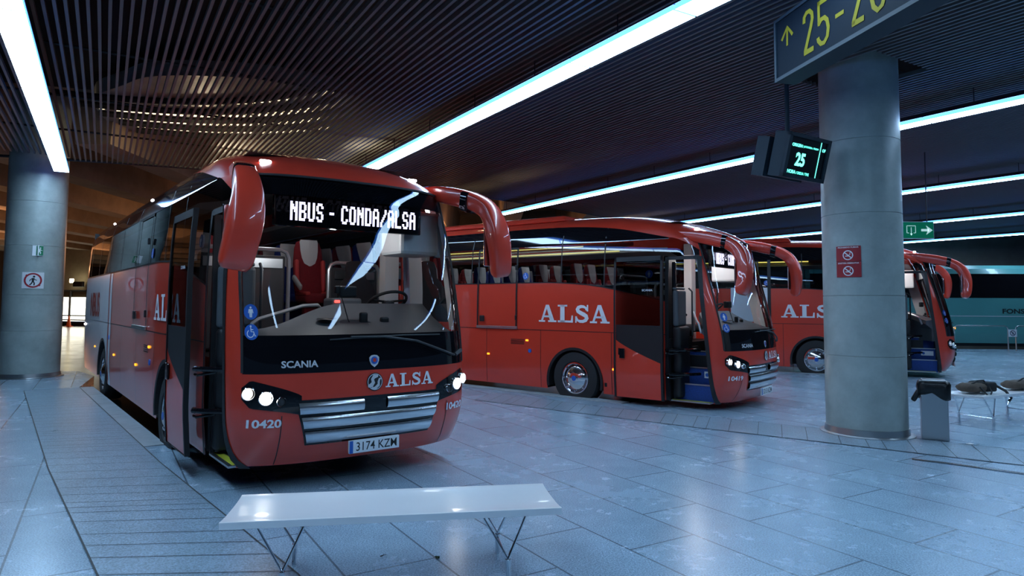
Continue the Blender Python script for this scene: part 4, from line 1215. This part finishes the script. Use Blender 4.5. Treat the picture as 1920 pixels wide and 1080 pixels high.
# ---- bin
t = thing('waste_bin', 'square brushed steel waste bin with black plastic liner beside the column', 'bin', (5.5, 8.84, 0), rad(-28))
m = MB(); m.rbox((0, 0, .32), (.30, .27, .63), .008, 2); m.build('bin_body', STEEL, t)
m = MB(); secs = []
rnd = random.Random(2)
for k, (z, w) in enumerate([(.56, .172), (.60, .18), (.66, .185), (.71, .18), (.745, .165), (.75, .15)]):
    s_ = []
    for j in range(40):
        q = 2*PI*j/40; cx, sy = math.cos(q), math.sin(q); f = 1/max(abs(cx), abs(sy)); f = min(f, 1.28)
        r = w*f*(1+.035*math.sin(9*q+k*2)+rnd.uniform(-.025, .025)); s_.append((r*cx, r*sy*.92, z+(.05*math.sin(3*q+1)*(1 if k < 2 else 0))))
    secs.append(s_)
m.loft(secs)
m.rbox((-.2, -.06, .55), (.06, .1, .16), .02, 2, Matrix.Rotation(.5, 3, 'Y'))
m.build('bin_liner', BAG, t, smooth=True, angle=70)
m = MB(); m.rbox((0, 0, .755), (.27, .24, .02), .008); m.build('bin_lid', STEEL, t)

# ---- litter
def scrap(name, label, cat, p, r, col, seed):
    rnd = random.Random(seed); m = MB(); n = 9
    vs = [(0, 0, .012)]+[(r*rnd.uniform(.6, 1.2)*math.cos(2*PI*k/n), r*rnd.uniform(.5, 1)*math.sin(2*PI*k/n), rnd.uniform(.001, .014)) for k in range(n)]
    vs += [(x, y, z+.002) for x, y, z in vs]
    m.add(vs, [(0, 1+k, 1+(k+1) % n) for k in range(n)]+[(n+1, n+2+k, n+2+(k+1) % n) for k in range(n)])
    o = m.build(name, mat(name+'_surface'+str(seed), col, .8)); o.location = (p[0], p[1], .002); tag(o, label, cat); return o
scrap('fallen_leaf', 'small dark green leaf on the floor right of the bench centre', 'leaf', (-.49, 4.65), .02, (.03, .05, .015), 1)
scrap('paper_scrap', 'white paper scrap on the floor below the second bench', 'paper', (5.72, 8.5), .05, (.8, .8, .82), 2)
scrap('paper_scrap', 'tiny white paper scrap at the foot of the steel bin', 'paper', (5.02, 8.36), .022, (.8, .8, .82), 3)
o = scrap('floor_stain', 'thin dark twig mark on floor below the bench centre', 'twig', (-.86, 4.67), .03, (.02, .02, .02), 4); o.scale = (1, .25, 1); o.rotation_euler = (0, 0, .8); o.name = 'twig'

# ---- teal coach at the far right
def TP(x, z, s=-1):
    w = tab([(.2, 1.2), (.6, 1.25), (2.0, 1.25), (3.05, 1.17), (3.25, 1.05), (3.4, .8), (3.45, 0)], z)
    return Vector((x, s*w, z))
b4 = BUSES[3]
t = thing('coach_bus', 'turquoise green coach with dark windows parked at the far right', 'bus', (b4['o'].x, b4['o'].y, 0), math.atan2(b4['f'].y, b4['f'].x))
m = MB(); zs = [.22, .6, 1.3, 2.05, 3.04, 3.15, 3.25, 3.33, 3.4, 3.45]
for j in range(len(zs)-1):
    for s in (-1, 1):
        if j == 3 and s: continue
        m.add([TP(-13, zs[j], s), TP(0, zs[j], s), TP(0, zs[j+1], s), TP(-13, zs[j+1], s)], [(0, 1, 2, 3)])
for x in (0, -13):
    for j in range(len(zs)-1): m.add([TP(x, zs[j], -1), TP(x, zs[j], 1), TP(x, zs[j+1], 1), TP(x, zs[j+1], -1)], [(0, 1, 2, 3)])
tb = m.build('body', TEAL, t)
m = MB()
for s in (-1, 1): m.add([TP(-12.98, 2.05, s), TP(-.02, 2.05, s), TP(-.02, 3.04, s), TP(-12.98, 3.04, s)], [(0, 1, 2, 3)])
m.build('side_window', BLK, t)
m = MB(); m.bb(-12.9, -.1, -1.262, -1.25, 1.3, 1.325); m.build('side_moulding', SILVER, tb)
m = MB(); m.bb(-12.9, -.1, -1.15, 1.15, .1, .3); m.build('underbody', BLKM, t)
m = MB(); m.mapped(fit(text_shape('FONSECA', .2, .03), 1.5), lambda x, y: (x-5.5, -1.257, 1.42+y)); m.build('side_lettering', BLKM, t, normals=False)
m = MB(); m.rbox((-7.4, -1.26, .82), (.14, .02, .08), .01); m.build('side_marker_light', AMBER, t)
for x in (-2.6, -9.2):
    w = part('ty', 'wheel', b_tyre, RUB, t, smooth=True, angle=30); w.location = (x, -1.2, WZ-.02)

# ---- hoop barriers with sign
def hoop(label, x0, x1, y):
    m = MB(); m.tube([(0, 0, 0), (0, 0, .84), (.03, 0, .92), (.1, 0, .96), (x1-x0-.1, 0, .96), (x1-x0-.03, 0, .92), (x1-x0, 0, .84), (x1-x0, 0, 0)], .022, 8)
    o = m.build('barrier_rail', STEEL, smooth=True); o.location = (x0, y, 0); tag(o, label, 'barrier', 'steel hoop barriers'); return o
hoop('long steel hoop barrier in front of the turquoise coach, left of the round sign', 17.05, 19.12, 26)
hoop('steel hoop barrier in front of the turquoise coach, running out of frame', 19.42, 21.6, 26)
t = thing('no_walking_sign', 'small white no walking sign between the two steel hoop barriers', 'sign', (19.27, 25.95, .55))
m = MB(); m.bb(-.16, .16, 0, .015, 0, .28); m.build('plate', WHITE, t)
m = MB(); m.mapped(merge(disc(.11, 24, 0, .14, .085), ribbon([(-.075, .215), (.075, .065)], .025), scaled(walker(), .13, 0, .075)), lambda x, y: (x, -.004, y)); m.build('sign_ring', mat('sign_dark', (.03, .02, .08), .4), t, normals=False)

# ---- far walls
FW_ = [(-70, 62), (-36, 51.4), (-30, 49.6), (-8, 45), (9, 38), (12, 33.5), (34, 31.5), (62, 28)]
DW = mat('far_concrete', (.3, .27, .22), .75, var=.3, vscale=.5, bump=.1, bscale=5)
wm = MB()
for i, (p, q) in enumerate(zip(FW_, FW_[1:])):
    if i == 1:   # wall with lit shop opening below
        a = Vector((*p, 0)); b = Vector((*q, 0))
        wm.add([(p[0], p[1], 2.5), (q[0], q[1], 2.5), (q[0], q[1], 7.5), (p[0], p[1], 7.5)], [(0, 1, 2, 3)])
    else: wm.add([(p[0], p[1], -.15), (q[0], q[1], -.15), (q[0], q[1], 7.5), (p[0], p[1], 7.5)], [(0, 1, 2, 3)])
struct('wall_back', wm, DW, normals=False)
wm = MB(); wm.add([(-45, -10, -.15), (-70, 62, -.15), (-70, 62, 7.5), (-45, -10, 7.5)], [(0, 1, 2, 3)]); struct('wall_left', wm, DW, normals=False)
# lit glazed front of the far opening
d = (Vector((-30, 49.6, 0))-Vector((-36, 51.4, 0))); dn = d.normalized()
def FP(s, z, o=0): p = Vector((-36, 51.4, 0))+dn*s-Vector((-dn.y, dn.x, 0))*o*1; return Vector((p.x, p.y, z))
m = MB(); m.add([FP(0, .2, -.3), FP(6.26, .2, -.3), FP(6.26, 2.0, -.3), FP(0, 2.0, -.3)], [(0, 1, 2, 3)])
struct('window_1', m, mat('lit_glazing', (1, 1, .9), .5, emit=(1, .97, .8), estr=2.6), normals=False)
m = MB(); m.add([FP(0, 2.0, -.3), FP(6.26, 2.0, -.3), FP(6.26, 2.5, -.3), FP(0, 2.5, -.3)], [(0, 1, 2, 3)]); struct('trim_31', m, mat('olive_panel', (.16, .14, .09), .6), normals=False)
m = MB()
for s in (.0, 1.35, 2.95, 4.6, 6.2): m.tube([FP(s, 0), FP(s, 2.5)], .08, 6)
for z in (2.5, .62, .3): m.tube([FP(0, z), FP(6.26, z)], .05, 6)
struct('trim_32', m, CARR)
m = MB(); m.add([FP(-.2, -.15), FP(6.5, -.15), FP(6.5, .15), FP(-.2, .15)], [(0, 1, 2, 3)]); struct('trim_33', m, DKS, normals=False)
# cone
t = thing('traffic_cone', 'orange traffic cone far away before the lit glazing at the left', 'cone', (-32.3, 49.2, -.15))
m = MB(); m.bb(-.2, .2, -.2, .2, 0, .05); m.lathe([(.16, .05), (.03, .8), (.001, .8)], n=20); m.build('cone_body', mat('cone_orange', (.8, .12, .02), .5), t, smooth=True, angle=30)
# floodlight on the far wall
t = thing('floodlight', 'bright warm floodlight on the far concrete wall above the lit glazing', 'floodlight', (-31.9, 49.5, 2.95))
m = MB(); m.rbox((0, 0, 0), (.7, .3, .4), .04); m.build('lamp_housing', BLKM, t)
m = MB(); m.rbox((-.45, -.1, .25), (.3, .1, .3), .04); m.build('lamp_glass', mat('flood_glow', (1, .9, .6), .4, emit=(1, .85, .5), estr=12), t)

# ------------------------------------------------------------------ coaches
T1 = coach('red coach 10420 nearest the camera, headlights on and destination lit', b1['o'], b1['f'], '10420', '3174 KZM', rich=1, dz=.05)
T2 = coach('red coach 10419 in the middle bay seen from its door side, blue steps showing', b2['o'], b2['f'], '10419', '3213 KZM', rich=2, dz=-.06)
T3 = coach('red coach partly behind the concrete column, its nose showing right of it', b3['o'], b3['f'], None, None, rich=0, dz=-.03)
m = MB(); S = lambda x, z, o=0: Ps(x, z, o, -1)
patch(m, S, -4.9, -3.98, 1.3, 2.2, 4, 4, .02); m.build('rear_side_panel', WHITEP, T3)['label'] = 'white side panel'
m = MB(); patch(m, S, -3.98, -3.9, 1.28, 2.92, 1, 16, .03); m.build('side_panel_seal', BLKM, T3)

# ------------------------------------------------------------------ lamps
def lamp(name, kind, loc, power, col, size=.5, rot=None, sy=None, spot=None):
    l = bpy.data.lights.new(name, kind); l.energy = power; l.color = col
    if kind == 'AREA':
        l.size = size
        if sy: l.shape = 'RECTANGLE'; l.size_y = sy
    elif kind in ('POINT', 'SPOT'): l.shadow_soft_size = size
    if spot: l.spot_size = rad(spot); l.spot_blend = .6
    o = bpy.data.objects.new(name, l); C.objects.link(o); o.location = loc
    if rot is not None: o.rotation_euler = rot
    return o
for p, e in (((-22, 27, 4.3), 110), ((-13, 30, 4.3), 80), ((-30, 38, 4.0), 200), ((-3, 31, 4.4), 80), ((-17, 40, 4), 140)):
    lamp('sodium_lamp', 'POINT', p, e, (1, .47, .22), .25)
lamp('void_fill', 'POINT', (-7.2, 15.4, 5.4), 16, (1, .8, .55), .1); lamp('void_fill', 'POINT', (-4.2, 14.8, 5.4), 12, (1, .8, .55), .1)  # unseen fill lights added above the slats to brighten drum and slats
lamp('void_fill', 'POINT', (-1.5, 18.4, 5.7), 14, (1, .72, .4), .1)
lamp('void_fill', 'POINT', (4., 24.5, 5.7), 25, (1, .72, .4), .1)
# saloon lamps of the first coaches
def inside(b, x, y, z, e, col=(.95, .97, 1)):
    p = b['o']+b['f']*x+b['l']*y; lamp('saloon_lamp', 'POINT', (p.x, p.y, z), e, col, .12)
inside(b1, -.62, -.1, 2.55, 12); inside(b1, -2.7, 0, 3.0, 3)  # first one added unseen behind the destination display, lighting dash and partitions
inside(b2, -.9, -.2, 2.6, 16); inside(b2, -4.5, 0, 3.0, 12)
inside(b3, -.9, 0, 2.6, 14)

w = bpy.data.worlds.new('night'); bpy.context.scene.world = w; w.use_nodes = True
w.node_tree.nodes['Background'].inputs[0].default_value = (.25, .5, 1, 1); w.node_tree.nodes['Background'].inputs[1].default_value = .05

# ------------------------------------------------------------------ camera
cam = bpy.data.cameras.new('camera'); co = bpy.data.objects.new('camera', cam); C.objects.link(co)
cam.sensor_width = 36; cam.lens = 1260*36/1920; cam.shift_y = -49/1920; cam.clip_end = 300
pt = rad(3.54); rl = rad(.33)
f = Vector((0, math.cos(pt), math.sin(pt))); u = Vector((0, -math.sin(pt), math.cos(pt))); r = Vector((1, 0, 0))
u2 = u*math.cos(rl)-r*math.sin(rl); r2 = r*math.cos(rl)+u*math.sin(rl)
Mx = Matrix((r2, u2, -f)).transposed().to_4x4(); Mx.translation = Vector((0, 0, 1.72)); co.matrix_world = Mx
sc = bpy.context.scene; sc.camera = co
sc.view_settings.view_transform = 'Standard'; sc.view_settings.look = 'None'; sc.view_settings.gamma = 1; sc.view_settings.use_curve_mapping = False
sc.view_settings.exposure = 0.7
sc.cycles.use_denoising = True; sc.cycles.max_bounces = 8; sc.cycles.transparent_max_bounces = 16; sc.cycles.caustics_reflective = False; sc.cycles.caustics_refractive = False
sc.cycles.sample_clamp_indirect = 6
